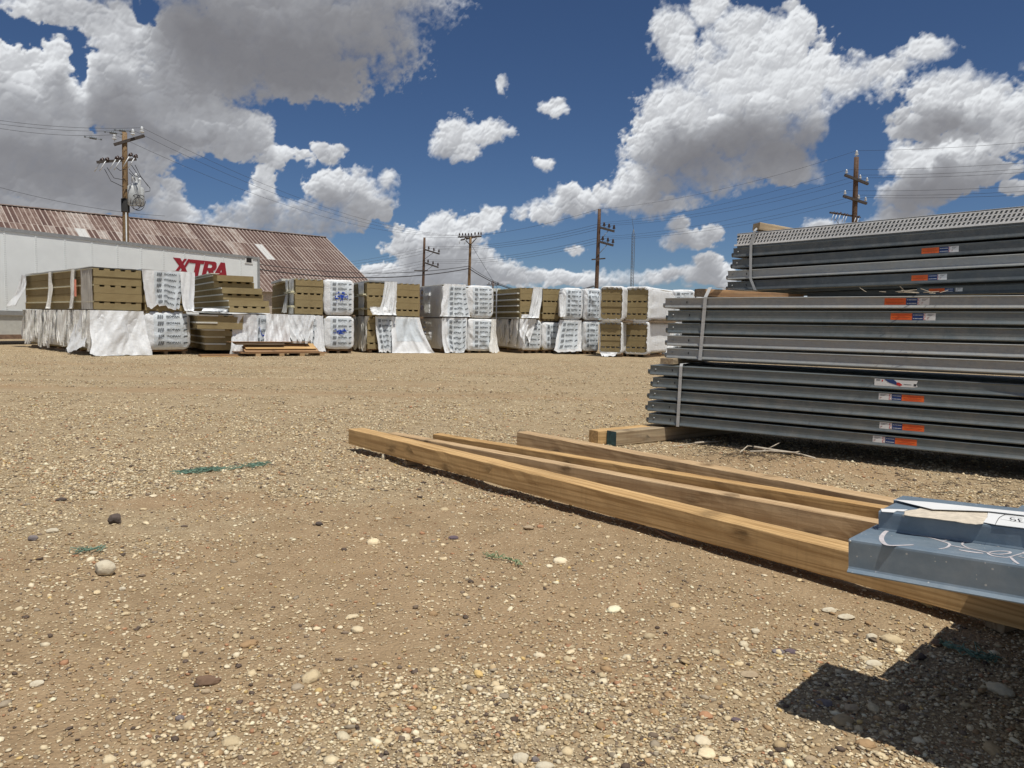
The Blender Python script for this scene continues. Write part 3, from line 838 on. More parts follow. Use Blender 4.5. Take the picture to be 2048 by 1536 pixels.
# lower bundle
LB0, LB1 = dp(1297, 846, 7.35), dp(2048, 921, 5.62)
e1, r1, f1 = purlin_bundle('steel_bundle', 'lowest bundle of galvanised steel purlins, five rows, resting on two square timbers', LB0, LB1, 6.6, 5, .1165, .096,
                           [M['steel']], [-.0, -.015, .0, .03, .0], 5)
f1 = e1.matrix_world.copy()
for r, segs in ((3, [(1757, 1777, 'w'), (1777, 1783, 'r'), (1783, 1803, 'b'), (1803, 1848, 'o')]),
                (1, [(1762, 1781, 'w'), (1781, 1787, 'r'), (1787, 1808, 'b'), (1808, 1852, 'o')]),
                (0, [(1750, 1769, 'w'), (1769, 1775, 'r'), (1775, 1795, 'b'), (1795, 1839, 'o')])):
    s2 = [(plane_x(f1, a, 800)[0] - r1[r].location.x, plane_x(f1, b, 800)[0] - r1[r].location.x, k) for a, b, k in segs]
    sticker(r1[r], 0, .030, .079, s2)
# torn label with red and navy on the top row
xa, xb = plane_x(f1, 1749, 765)[0], plane_x(f1, 1836, 765)[0]; ox = r1[4].location.x; Wt = xb - xa
mb = MB(); y = -.004
def poly(pts, m, dy):
    mb.add([(xa - ox + Wt * u, y - dy, .024 + .058 * v) for u, v in pts], [tuple(range(len(pts)))], m)
poly([(0, 0), (.94, 0), (1, .12), (.97, .5), (1, .95), (.94, .97), (.7, .9), (.3, .97), (0, 1)], 0, 0)
poly([(.22, .95), (.45, .93), (.52, .62), (.52, .2), (.34, .5)], 1, .001)
poly([(.52, .6), (.58, .58), (.66, .28), (.6, .1), (.52, .2)], 2, .001)
poly([(.68, .42), (.86, .38), (.86, .32), (.68, .34)], 3, .001); poly([(.91, .5), (.97, .5), (.97, .2), (.91, .2)], 3, .001)
for j in range(4): poly([(.04, .9 - .06 * j), (.14, .9 - .06 * j), (.14, .87 - .06 * j), (.04, .87 - .06 * j)], 3, .001)
poly([(.17, .85), (.2, .85), (.2, .6), (.17, .6)], 2, .001)
tag(mb.build('sticker', [M['white'], M['navy'], M['red'], M['ink']], r1[4]), 'torn white, navy and red label')

# middle bundle
MB0, MB1 = dp(1331, 716, 7.42), dp(2048, 749, 5.62)
e2, r2, f2 = purlin_bundle('steel_bundle', 'middle bundle of dusty, sunlit toned galvanised purlins, five rows, between the lowest and the highest bundle', MB0, MB1, 6.8, 5, .1195, .101,
                           [M['steel_sunlit'], M['steel_sunlit'], M['steel'], M['steel'], M['steel_sunlit']], [.012, .012, .015, .012, -.02], 5)  # two rows under the cast shadow get the darker steel
f2 = e2.matrix_world.copy()
for r, segs in ((4, [(1768, 1811, 'o'), (1811, 1834, 'b'), (1834, 1840, 'r'), (1840, 1858, 'w')]),
                (3, [(1782, 1825, 'o'), (1825, 1848, 'b'), (1848, 1853, 'r'), (1853, 1872, 'w')])):
    s2 = [(plane_x(f2, a, 620)[0] - r2[r].location.x, plane_x(f2, b, 620)[0] - r2[r].location.x, k) for a, b, k in segs]
    sticker(r2[r], 0, .030, .083, s2)
# upper bundle
UB0, UB1 = dp(1455, 582, 8.45), dp(2048, 560, 6.45)
e3, r3, f3 = purlin_bundle('steel_bundle', 'highest bundle of dark galvanised purlins, set back, with a perforated strip on top', UB0, UB1, 6.8, 4, .1195, .101,
                           [M['steel_shaded'], M['steel_sunlit'], M['steel_shaded'], M['steel_shaded']], [0.0, 0.0, .05, .06], 5)
f3 = e3.matrix_world.copy()
for r, segs in ((2, [(1842, 1877, 'o'), (1877, 1896, 'b'), (1896, 1900, 'r'), (1900, 1916, 'w')]),
                (0, [(1824, 1857, 'o'), (1857, 1876, 'b'), (1876, 1879, 'r'), (1879, 1895, 'w')])):
    s2 = [(plane_x(f3, a, 530)[0] - r3[r].location.x, plane_x(f3, b, 530)[0] - r3[r].location.x, k) for a, b, k in segs]
    sticker(r3[r], 0, .030, .079, s2)
# recessed odd row below it
me = make_row(.085, 4.6, M['steel_shaded']).mesh('purlin', [M['steel_shaded']])
o5 = inst('purlin', me, e3, (1.9, .10, -.102))
s2 = [(plane_x(f3, a, 575)[0] - 1.9, plane_x(f3, b, 575)[0] - 1.9, k) for a, b, k in [(1850, 1882, 'o'), (1882, 1900, 'b'), (1904, 1918, 'w')]]
sticker(o5, 0, .025, .06, s2)
for k in range(3): inst('purlin', me, e3, (.75 + .2 * k, .32 + .23 * k, -.102), scale=(1.25, 1, 1))  # extra dark rows added to black out the see-through gap under the bundle
# perforated strip: two rows of slanted slots between rails
def perforated():
    mb = MB(); L = 6.6; h = .125; z0 = 4 * .1195 + .004
    x0 = .10
    mb.box(x0, .004, z0 - .03, L, .010, z0 + h, 1)                      # dark backing put in for the shade seen through the slots
    mb.box(x0, .006, z0 + h + .001, L, 1.0, z0 + h + .004, 0)
    mb.box(x0 - .03, -.006, z0 - .004, L, .003, z0 + .014, 0)
    for zz in (z0 + .042, z0 + .078, z0 + .112): mb.box(x0, -.004, zz - .0045, L, .003, zz + .0045, 0)
    n = int((L - x0) / .036)
    for rrow, (za, zb) in enumerate(((z0 + .012, z0 + .040), (z0 + .046, z0 + .076), (z0 + .082, z0 + .110))):
        for i in range(n):
            x = x0 + i * .036 + rrow * .015
            w = .016; sl = .016
            vs = [(x, -.0045, za), (x + w, -.0045, za), (x + w + sl, -.0045, zb), (x + sl, -.0045, zb), (x, .003, za), (x + w, .003, za), (x + w + sl, .003, zb), (x + sl, .003, zb)]
            mb.add(vs, [(0, 1, 2, 3), (1, 5, 6, 2), (0, 3, 7, 4)], 0)
    return mb
o = perforated().build('perforated_strip', [M['grate'], M['steel_shaded']], e3)
o['kind'] = 'stuff'
# straps
def strap(fr, par, pts, w=.026, name='strap'):
    """pts (x, y, z) in bundle space, ribbon of width w along x"""
    mb = MB(); n = len(pts); vs = []
    for (x, y, z) in pts:
        vs += [(x - w / 2, y, z), (x + w / 2, y, z), (x + w / 2, y + .0015, z), (x - w / 2, y + .0015, z)]
    fs = []
    for i in range(n - 1):
        for k in range(4):
            fs.append((i * 4 + k, i * 4 + (k + 1) % 4, i * 4 + 4 + (k + 1) % 4, i * 4 + 4 + k))
    mb.add(vs, fs, 0)
    return mb.build(name, [M['strap']], par)
def rowpts(x, dx, rows, pitch, h, y=-.017):
    pts = []
    for r in range(rows):
        pts += [(x + dx * (r * pitch), y, r * pitch - .004), (x + dx * (r * pitch + h), y + .001, r * pitch + h)]
    return pts
x1 = plane_x(f1, 1357, 840)[0]
strap(f1, e1, [(x1, .3, -.006), (x1, .0, -.008)] + rowpts(x1, .02, 5, .1165, .096) + [(x1 + .01, .0, 5 * .1165 + .004), (x1 + .02, 1.1, 5 * .1165 + .006)], .030)
x2 = plane_x(f2, 1402, 700)[0]
strap(f2, e2, [(x2, .0, -.006)] + rowpts(x2, .055, 5, .1195, .101) + [(x2 + .045, .05, 5 * .1195 + .075), (x2 + .06, .14, 5 * .1195 + .082), (x2 + .06, 1.1, 5 * .1195 + .085)], .034)
x3 = plane_x(f3, 1508, 580)[0]
strap(f3, e3, [(x3 + .03, .0, -.01), (x3 + .02, -.017, .0), (x3 - .035, -.017, .12), (x3 - .04, -.018, .36), (x3 - .04, -.018, .48), (x3, -.02, .62), (x3 + .03, .05, .70), (x3 + .05, .3, .71)], .030)

# dunnage between and under the bundles
def dun(A, d, L, w, h, label, end=None, mat='dunnage', seed=0, cat='timber'):
    A = Vector(A); B = A + Vector(d).normalized() * L
    return beam('timber_block', A, B, w, h, M[mat], label, 'wood blocks that carry the steel bundles', end_mat=end, seed=seed)
bk = (f1.to_3x3() @ Vector((0, 1, 0))); bk.z = 0
# pair of square timbers on the ground under the lower bundle (ends show at the left)
g0 = gp(1232, 893, 0.0); g1 = gp(1363, 879, 0.0); dv = (g1 - g0)
e_dir = dv.normalized()
w_ = .125
dun(g0 + Vector((0, 0, .004)), dv, 2.3, w_, .128, 'square timber with a teal painted end jutting from under the lowest steel bundle', M['teal_paint'], seed=31)
side = Vector((-e_dir.y, e_dir.x, 0))
dun(g0 + side * (w_ + .008) - e_dir * .10 + Vector((0, 0, .004)), dv, 2.3, w_, .125, 'plain tan timber lying right behind the teal ended one', None, 'beam', seed=32)
pr = (f1 @ Vector((4.3, .02, 0))); pr.z = 0.004
dun(pr, bk, 1.3, .125, .13, 'square timber under the lowest steel bundle towards the right', seed=33)
# between lower and middle
for k, (x, lab) in enumerate(((.22, 'short block between lowest and middle steel bundle beside the strap'), (4.2, 'block between lowest and middle steel bundle out to the right'))):
    p = f1 @ Vector((x, .02, 5 * .1165 - .010))
    dun(p, bk, 1.1, .13, .055, lab, seed=40 + k)
# between middle and upper : long weathered board shows at the left end
p = f2 @ Vector((plane_x(f2, 1406, 585)[0], .06, 5 * .1195 - .008))
q = f3 @ Vector((.75, .30, 0)); q.z = p.z
dun(p, (q - p), 1.5, .14, .072, 'brown board lying on the middle bundle at the foot of the highest one', M['pallet_dark'], 'pallet_wood', 50)
p = f2 @ Vector((4.3, .2, 5 * .1195 - .008))
dun(p, bk, 1.0, .13, .08, 'block under the highest steel bundle out to the right', None, 'dunnage', 51)
# grey block strapped on top of the upper bundle
p = dp(1512, 473, 8.40); 
mbk = f3 @ Vector((plane_x(f3, 1520, 470)[0], -.02, .63))
d3 = f3.to_3x3() @ Vector((.55, 1, 0)); d3.z = -.12
dun(mbk, d3, .95, .13, .075, 'short grey board held by the strap on top of the highest bundle', None, 'dunnage', 52)

# ------------------------------------------------------------------ near purlins at the right edge
PP = 775.0
def nz(px, py, ppm_, hz): return None
def near_pt(px, py, Y): return dp(px, py, Y)
F0p = near_pt(1697, 1078, 1539 / PP)                    # front upper corner of the lowest section
F1p = near_pt(2048, 1131, 1539 / PP * .865)
dN = (F1p - F0p).normalized()
frN = frame(F0p, F1p - F0p)
eN = empty('steel_bundle', frN, 'blue grey galvanised sections nearest the camera at the right edge, scrawled and labelled on top', 'steel bundle')
def zsec(name, L, x0, y0, z0, wd, drop, lip, m, back=.03):
    """web lies flat, flange turned down at the front with a lip"""
    t = .003
    pr = [(y0 + wd, z0), (y0 + .006, z0), (y0 + .001, z0 - .002), (y0, z0 - .007), (y0, z0 - drop + .006), (y0 - .002, z0 - drop + .001), (y0 - lip, z0 - drop - .006),
          (y0 - lip + .001, z0 - drop - .009), (y0 + .001, z0 - drop - .003), (y0 + t, z0 - drop + .004), (y0 + t, z0 - .009), (y0 + .008, z0 - t), (y0 + wd - t, z0 - t), (y0 + wd - t, z0 - drop), (y0 + wd, z0 - drop)]
    mb = MB(); mb.sweep(pr, [x0] + [x0 + L * (i + 1) / 10 for i in range(10)], 0)
    return mb.build(name, m, eN)
s1 = zsec('purlin', 3.2, 0.0, 0.0, 0.0, .215, .078, .012, M['steel_blue'])
inN = frN.inverted()
def onweb(px, py, z=.0012):
    o = inN @ Vector((0, 0, CAMH)); d = inN.to_3x3() @ ray(px, py); t = (z - o.z) / d.z
    return o + d * t
c2 = onweb(1757, 1022, .052); c3 = onweb(1787, 1000, .058)
s2_ = zsec('purlin', 3.2, c2.x, c2.y, .052, max(.16, c3.y - c2.y - .012), .052, .0, M['steel_blue'])
s3_ = zsec('purlin', 3.2, c3.x, c3.y, .058, .085, .050, .0, M['steel_blue'])
zsec('purlin', 2.7, .45, .02, -.10, .2, .078, .01, M['steel_blue'])
zsec('purlin', 2.7, .43, .24, -.10, .2, .078, .01, M['steel_blue'])
zsec('purlin', 2.7, .47, .46, -.10, .2, .078, .01, M['steel_blue'])
zsec('purlin', 2.7, .45, .04, -.20, .2, .078, .01, M['steel_blue'])
zsec('purlin', 2.7, .42, .26, -.20, .2, .078, .01, M['steel_blue'])
zsec('purlin', 2.7, .45, .48, -.20, .2, .078, .01, M['steel_blue'])
for k, y_ in enumerate((.42, .63, .84, 1.05, 1.26)):
    for z_ in (-.09,): zsec('purlin', 2.9, .12 + .015 * k, y_, z_, .2, .078, .01, M['steel_blue'])
# scrawl: grey paint strokes lying on the flat web
inN = frN.inverted()
def onweb(px, py, z=.0012):
    o = inN @ Vector((0, 0, CAMH)); d = inN.to_3x3() @ ray(px, py); t = (z - o.z) / d.z
    return o + d * t
def stroke(pts, w, par, mat, name, z=.0):
    P = [onweb(a, b, z + .0008) for a, b in pts]
    Q = []
    for i in range(len(P) - 1):                       # smooth
        p0 = P[max(i - 1, 0)]; p1 = P[i]; p2 = P[i + 1]; p3 = P[min(i + 2, len(P) - 1)]
        for k in range(6):
            t = k / 6.0
            Q.append(0.5 * ((2 * p1) + (p2 - p0) * t + (2 * p0 - 5 * p1 + 4 * p2 - p3) * t * t + (3 * p1 - p0 - 3 * p2 + p3) * t ** 3))
    Q.append(P[-1]); vs = []; n = len(Q)
    for i, q in enumerate(Q):
        d = (Q[min(i + 1, n - 1)] - Q[max(i - 1, 0)]); d.z = 0; d.normalize()
        u = Vector((-d.y, d.x, 0)) * (w * (.55 + .45 * math.sin(math.pi * (i + .5) / n)) / 2)
        a = q + u; b = q - u
        vs += [(a.x, a.y, z + .0008), (b.x, b.y, z + .0008)]
    mb.add(vs, [(2 * i, 2 * i + 1, 2 * i + 3, 2 * i + 2) for i in range(n - 1)], 0)
def Z2(x, y): return (1640 + x / 5.02, 960 + y / 5.02)
M['scrawl'] = plain('grey_paint_scrawl', (0.50, 0.47, 0.48), 0.7, var=0.2, scale=30)
mb = MB()
S_ = [([(725, 500), (665, 515), (620, 570), (630, 620), (700, 655), (940, 650)], .012),
      ([(905, 543), (1020, 560), (1150, 590), (1230, 615), (1290, 635), (1300, 655), (1260, 680), (1190, 692)], .007),
      ([(1230, 610), (1330, 595), (1450, 605), (1440, 625), (1430, 650), (1500, 685), (1620, 712), (1720, 735), (1800, 745), (1900, 735), (1900, 718), (1800, 712), (1710, 722), (1690, 740), (1760, 765), (1880, 775), (1960, 755), (2030, 735), (2048, 722)], .006),
      ([(1460, 625), (1560, 622), (1680, 640), (1800, 668)], .007), ([(1310, 655), (1400, 672), (1500, 690)], .006), ([(1395, 700), (1500, 718), (1640, 735)], .010),
      ([(1915, 775), (1950, 810), (1995, 842)], .007), ([(2020, 735), (2080, 745), (2120, 770), (2060, 780), (1990, 765)], .006), ([(1250, 1020), (1300, 1010), (1350, 1005)], .0)]
for pts, w in S_:
    if w: stroke([Z2(*p) for p in pts], w, s1, M['scrawl'], 'scrawl')
mb.build('scrawl', M['scrawl'], s1)
# labels on the second and third section
def patch(pxs, z, mat, name, par, dz=0.0):
    P = [onweb(a, b, z) for a, b in pxs]
    m_ = MB(); vs = [(p.x, p.y, z + dz) for p in P] + [(p.x, p.y, z + dz + .0012) for p in P]; n = len(P)
    m_.add(vs, [tuple(range(n, 2 * n))] + [(i, (i + 1) % n, n + (i + 1) % n, n + i) for i in range(n)], 0)
    return m_.build(name, mat, par)
M['label_back'] = plain('torn_label_backing', (0.60, 0.53, 0.42), 0.85, var=0.18, scale=60)
zz = .0528
def rag(pts, s, k=7):
    rr = random.Random(s); out = []
    for i in range(len(pts)):
        a = Vector(pts[i]); b = Vector(pts[(i + 1) % len(pts)])
        for j in range(k): out.append(tuple(a.lerp(b, j / k) + Vector((rr.uniform(-1, 1), rr.uniform(-.7, .7)))))
    return out
patch([Z2(610, 292), Z2(880, 300), Z2(835, 318), Z2(770, 312), Z2(740, 328), Z2(620, 320)], zz, M['white'], 'label_scrap', s2_)
patch(rag([Z2(850, 318), Z2(1000, 290), Z2(1260, 285), Z2(1450, 290), Z2(1680, 315), Z2(1675, 380), Z2(1640, 440), Z2(1560, 450), Z2(1350, 420), Z2(1100, 385), Z2(845, 355)], 4, 4), zz, M['label_back'], 'torn_label', s2_)
patch([Z2(1690, 300), Z2(2300, 380), Z2(2300, 530), Z2(2048, 490), Z2(1760, 455), Z2(1640, 432), Z2(1680, 380)], zz, M['white'], 'paper_label', s2_, .001)
m3 = MB()
def stroke2(pts, w, z):
    global mb
    mb = m3; stroke([Z2(*p) for p in pts], w, None, None, '', z)
stroke2([(1758, 452), (1778, 410), (1810, 370), (1880, 340), (1960, 328), (2060, 330)], .0018, zz + .0024)
stroke2([(1805, 390), (2060, 432)], .0015, zz + .0024)
stroke2([(1850, 352), (2060, 385)], .0012, zz + .0024)
# characters S and E seen from behind the writer
stroke2([(1960, 382), (1925, 376), (1912, 386), (1930, 396), (1958, 398), (1962, 408), (1935, 412), (1905, 402)], .003, zz + .0024)
stroke2([(2035, 392), (1995, 388), (2000, 402), (2030, 406)], .003, zz + .0024)
stroke2([(2000, 402), (2008, 418), (2045, 422)], .003, zz + .0024)
m3.build('label_print', M['ink'], s2_)
patch([Z2(735, 198), Z2(1100, 225), Z2(1700, 290), Z2(2300, 350), Z2(2300, 385), Z2(1690, 315), Z2(1130, 296), Z2(900, 240)], .0588, M['white'], 'paper_label', s3_)
# bright worn corners
for (x, y, z) in ((0.004, -.001, -.005), (.089, .154, .047)):
    m_ = MB(); V, Fc = ico(1); m_.add([(x + v[0] * .004, y + v[1] * .0035, z + v[2] * .004) for v in V], [tuple(f) for f in Fc], 0)
    m_.build('worn_corner', M['bolt'], s1 if y < .1 else s2_)
# timbers that carry the near sections, past the right edge
for k, x in enumerate((1.05, 2.5)):
    for lv in range(2):
        p = frN @ Vector((x, -.02 + (.0 if lv else .05), -.29 - .13 * (1 - lv)))
        d = frN.to_3x3() @ Vector((0, 1, 0)); d.z = 0
        p = p + d * .1
        p.z = frN.translation.z - .295 - .14 * (1 - lv) - .0
        b_ = beam('timber_block', p, p + d * 1.25, .14, .128, M['dunnage'], ['lower square timber under the near sections, %s', 'upper square timber under the near sections, %s'][lv] % ['near the scrawled end', 'far right'][k], 'timbers under the near sections', seed=60 + k * 2 + lv)
# ------------------------------------------------------------------ bundles of wrapped insulation panels
def text_mesh(txt, bold=0.0, shear=0.0, size=1.0):
    cu = bpy.data.curves.new('lettering', 'FONT'); cu.body = txt; cu.size = size; cu.offset = bold; cu.shear = shear; cu.resolution_u = 3; cu.fill_mode = 'FRONT'
    o = bpy.data.objects.new('lettering', cu); COL.objects.link(o)
    dg = bpy.context.evaluated_depsgraph_get()
    me = bpy.data.meshes.new_from_object(o.evaluated_get(dg))
    vs = [tuple(v.co)[:2] for v in me.vertices]; fs = [tuple(p.vertices) for p in me.polygons]
    bpy.data.objects.remove(o); bpy.data.curves.remove(cu); bpy.data.meshes.remove(me)
    return vs, fs
ISO_V, ISO_F = text_mesh('ISOPAN', 0.022)
iso_w = max(v[0] for v in ISO_V); iso_h = max(v[1] for v in ISO_V)
ISO_V = [(v[0] / iso_w, v[1] / iso_h) for v in ISO_V]
def print_block(mb, S, rows=6, v0=.08, v1=.95, off=.012, skip=(), umin=.27, part=1.0):
    """rows of the logo, mapped through surface S(u, v, off)"""
    def quad(pts, m):
        # subdivide quads a little so that they follow folds
        a, b, c, d = [Vector(p) for p in pts]; n = 3; vs = []
        for j in range(n + 1):
            for i in range(n + 1):
                p = a.lerp(b, i / n).lerp(d.lerp(c, i / n), j / n); vs.append(S(p.x, p.y, off))
        mb.add(vs, [(j * (n + 1) + i, j * (n + 1) + i + 1, (j + 1) * (n + 1) + i + 1, (j + 1) * (n + 1) + i) for j in range(n) for i in range(n)], m)
    dv = (v1 - v0) / rows
    for r in range(rows):
        if r in skip: continue
        vb = v1 - (r + .80) * dv; H = dv * .62
        u0 = umin; sk = .016
        # slanted block with lighter diagonal bars
        for k in range(3):
            a = k / 3.0
            quad([(u0 + .125 * a, vb), (u0 + .125 * (a + .26), vb), (u0 + .125 * (a + .26) + sk, vb + H), (u0 + .125 * a + sk, vb + H)], 0)
        quad([(u0 + .006, vb + H * .42), (u0 + .13, vb + H * .42), (u0 + .135, vb + H * .56), (u0 + .01, vb + H * .56)], 0)
        # name
        tu, th = u0 + .185, H * .50
        mb.add([S(tu + v[0] * .30, vb + H * .36 + v[1] * th, off) for v in ISO_V], [f for f in ISO_F], 1)
        quad([(tu, vb + H * .12), (tu + .26, vb + H * .12), (tu + .26, vb + H * .17), (tu, vb + H * .17)], 0)
        # small mark at the right
        quad([(u0 + .56, vb + H * .30), (u0 + .60, vb + H * .30), (u0 + .61, vb + H * .75), (u0 + .57, vb + H * .75)], 0)
        quad([(u0 + .605, vb + H * .45), (u0 + .66, vb + H * .50), (u0 + .655, vb + H * .78), (u0 + .61, vb + H * .70)], 1)
MP = None
def film_cover(e, w, L, z0, z1, seed, mat=None, bulge=.05, r=.14, wr=.022, prnt=True, blue=False, rows=6, tint=True, name='film_wrap', umin=.27):
    """soft wrap round the whole bundle, open at the back, with printed front"""
    h = z1 - z0; sx = seed * 3.7
    def front(x, z):
        u = (x / w - .5) * 2; v = ((z - z0) / h - .5) * 2
        b = bulge * (1 - abs(u) ** 3) * (1 - abs(v) ** 3)
        n = wr * (float(fbm(x * 4.5 + sx, z * 4.0, seed, 3)) - .5) * 2 + wr * .8 * (abs(float(vnoise((x + z * .8) * 7 + sx, (x - z) * 2.2, seed + 5)) - .5) * 2 - .5)
        return -.012 - b - n
    rc = min(r, .45 * h)
    def outline(s, grow=0.0):
        P = []
        k = 9
        for cx, cz, a0 in ((w - rc, z0 + rc, -90), (w - rc, z1 - rc, 0), (rc, z1 - rc, 90), (rc, z0 + rc, 180)):
            for i in range(k):
                a = math.radians(a0 + 90 * i / (k - 1)); P.append((cx + rc * math.cos(a), cz + rc * math.sin(a)))
            nx = {(-90): (w - rc * 0, z0), 0: 0}.get(a0)
        # add mid points on the straight runs
        Q = []
        for i in range(len(P)):
            a = P[i]; b = P[(i + 1) % len(P)]; d = math.hypot(a[0] - b[0], a[1] - b[1]); n = max(1, int(d / .07))
            for j in range(n): Q.append((a[0] + (b[0] - a[0]) * j / n, a[1] + (b[1] - a[1]) * j / n))
        return Q
    O = outline(0); n = len(O); cx, cz = w / 2, (z0 + z1) / 2
    mb = MB(); vs = []; R = 13
    for k in range(R + 1):
        s = k / R
        for (x, z) in O:
            X = cx + (x - cx) * s; Z = cz + (z - cz) * s
            edge = max(0, (s - .9) / .1)
            vs.append((X, front(X, Z) * (1 - edge) + (-.004) * edge, Z))
    fs = [(k * n + i, k * n + (i + 1) % n, (k + 1) * n + (i + 1) % n, (k + 1) * n + i) for k in range(R) for i in range(n)]
    ys = [0.03, .12, .3, .6, 1.0, 1.6, 2.4, L]
    b = len(vs)
    for yi, y in enumerate(ys):
        for i, (x, z) in enumerate(O):
            nn = (float(fbm(y * 1.6 + sx, i * .35, seed + 8, 3)) - .5) * .07
            dx, dz = x - cx, z - cz; m_ = math.hypot(dx, dz)
            vs.append((x + dx / m_ * (.02 + nn), y, z + dz / m_ * (.012 + nn * .6)))
    rings = len(ys)
    for k in range(-1, rings - 1):
        a0 = R * n if k == -1 else b + k * n; a1 = b + (k + 1) * n
        for i in range(n): fs.append((a0 + i, a0 + (i + 1) % n, a1 + (i + 1) % n, a1 + i))
    fs.append(tuple(b + (rings - 1) * n + i for i in range(n)))
    mb.add(vs, fs, 0, True)
    cov = mb.build(name, [mat or M['film']], e)
    def S(u, v, off): 
        x, z = u * w, z0 + v * h
        return (x, front(x, z) - off, z)
    if tint:
        m2 = MB()
        nU, nV = 14, 22
        m2.grid(lambda u, v: S(.20 + u * .72, .06 + v * .89, .007), nU, nV)
        m2.build('printed_panel', [M['film_blue']], cov)
    if prnt:
        m3 = MB(); print_block(m3, S, rows, off=.013, umin=umin); m3.build('printed_logo', [M['logo_grey'], M['logo_dark']], cov)['kind'] = 'stuff'
    if blue:
        m4 = MB(); rr = random.Random(seed)
        for k in range(34):
            u = .55 + rr.gauss(0, .11); v = .52 + rr.gauss(0, .05); ru = rr.uniform(.012, .055); rv = rr.uniform(.006, .026)
            m4.add([S(u + ru * math.cos(a * .785), v + rv * math.sin(a * .785), .016 + .0006 * k) for a in range(8)], [tuple(range(8))], 0)
        tag(m4.build('blue_paint_mark', M['blue_ink'], cov), kind='stuff')
    return cov, S
_pan = {}
def panel_mesh(w, d, h, notch, up=True):
    key = (round(w, 2), round(d, 2), round(h, 3), notch)
    if key in _pan: return _pan[key]
    mb = MB()
    if not notch:
        mb.box(0, 0, 0, w, d, h)
    else:
        pts = [(0, 0), (w, 0), (w, h)]
        nn = 4; nw = .135; gapw = (w - nn * nw) / (nn + 1)
        x = w
        for k in range(nn):
            x -= gapw; pts += [(x, h), (x - .008, h - .048)]; x -= nw; pts += [(x + .008, h - .048), (x, h)]
        pts += [(0, h)]
        n = len(pts)
        vs = [(a, 0, b) for a, b in pts] + [(a, d, b) for a, b in pts]
        fs = [tuple(range(n)), tuple(reversed(range(n, 2 * n)))] + [(i, i + n, (i + 1) % n + n, (i + 1) % n) for i in range(n)]
        mb.add(vs, fs, 0)
    _pan[key] = mb.mesh('insulation_panel', [M['wool']]); return _pan[key]
def panels(e, w, L, z0, z1, n=5, seed=0, offs=None, edges=True, jit=.012, skewx=None):
    rr = random.Random(seed); h = (z1 - z0) / n; dx0 = 0.0 if edges else w * .025
    for k in range(n):
        notch = (k % 2 == (n - 1) % 2)
        me = panel_mesh(w, L, h - .006, notch)
        ox = rr.uniform(-jit, jit) + (skewx[k] if skewx else 0); oy = rr.uniform(-jit, jit) + (offs[k] if offs else 0)
        o = inst('insulation_panel', me, e, (ox + dx0, oy, z0 + k * h))
        if edges and notch:
            # thin steel skin that shows as a pale line on the long side
            mb = MB(); mb.box(-.022, .01, h - .034, .0, L - .02, h - .012); mb.build('edge_strip', [M['foam']], o)
        if edges and not notch and k:
            mb = MB(); mb.box(-.012, .0, -.004, .0, L - .02, .004); mb.build('edge_strip', [M['skin']], o)
def drape(e, p0, u, wt, wb, H, seed, mat, fold=.05, nf=5, out=.03, shift=0.0, nu=34, nv=26, ragged=.06, prnt=False, rows=5, tint=False, flare=.1, name='loose_film', umin=.2, off0=.0, gather=0.0, v_print=(.08, .95), blue=False):
    """cloth hanging from p0 along direction u; outward is u x z"""
    u = Vector(u).normalized(); outw = u.cross(Vector((0, 0, 1))).normalized()
    p0 = Vector(p0)
    def S(a, b, off=0.0):
        """a across 0..1, b from the bottom 0 .. top 1"""
        t = 1 - b
        w = wt + (wb - wt) * t ** 1.3
        ca = a - .5
        x = wt / 2 + ca * w + shift * t ** 1.5
        ph = seed * 1.7 + float(vnoise(a * 2 + seed, t * 1.5, seed)) * 3
        f = math.sin((a + .12 * math.sin(t * 2 + seed)) * nf * 6.283 + ph) * .6 + math.sin((a * 2.3 - t * .35) * nf * 6.283 + ph * 2) * .25
        crease = abs(float(vnoise(a * nf * 1.5 + t * 1.3, t * .9 + seed, seed + 3)) - .5) * 2 - .5
        amp = fold * (0.25 + .75 * t)
        d = out + off0 + f * amp * .6 + crease * fold * 1.1 + flare * t ** 2 + (float(fbm(a * 7 + seed + t * 2.5, t * 2.2, seed + 1, 3)) - .5) * fold * .9
        z = -t * H * (1 + ragged * (float(fbm(a * 7 + seed, 2.0, seed + 9, 3)) - .5) * 2)
        x += (float(fbm(a * 3, t * 5 + seed, seed + 4, 2)) - .5) * .08 * t
        P = p0 + u * x + outw * (d + off)
        return (P.x, P.y, max(P.z + z, .012 + .01 * abs(f)))
    mb = MB(); mb.grid(lambda a, b: S(a, b), nu, nv, 0, True)
    o = mb.build(name, [mat], e)
    if tint:
        m2 = MB(); m2.grid(lambda a, b: S(umin - .06 + a * .74, v_print[0] + b * (v_print[1] - v_print[0]), .005), 22, 22); m2.build('printed_panel', [M['film_blue']], o)
    if prnt:
        m3 = MB(); print_block(m3, S, rows, off=.012, umin=umin, v0=v_print[0], v1=v_print[1]); m3.build('printed_logo', [M['logo_grey'], M['logo_dark']], o)['kind'] = 'stuff'
    if blue:
        m4 = MB(); n = 10
        for k in range(n):
            def q(t): return (.30 + .42 * t, .62 - .25 * math.sin(t * 3.0))
            a = q(k / n); b = q((k + 1) / n)
            m4.add([S(a[0], a[1], .014), S(b[0], b[1], .014), S(b[0], b[1] + .035, .014), S(a[0], a[1] + .035, .014)], [(0, 1, 2, 3)], 0)
        m4.build('blue_paint_mark', M['blue_ink'], o)
    return o
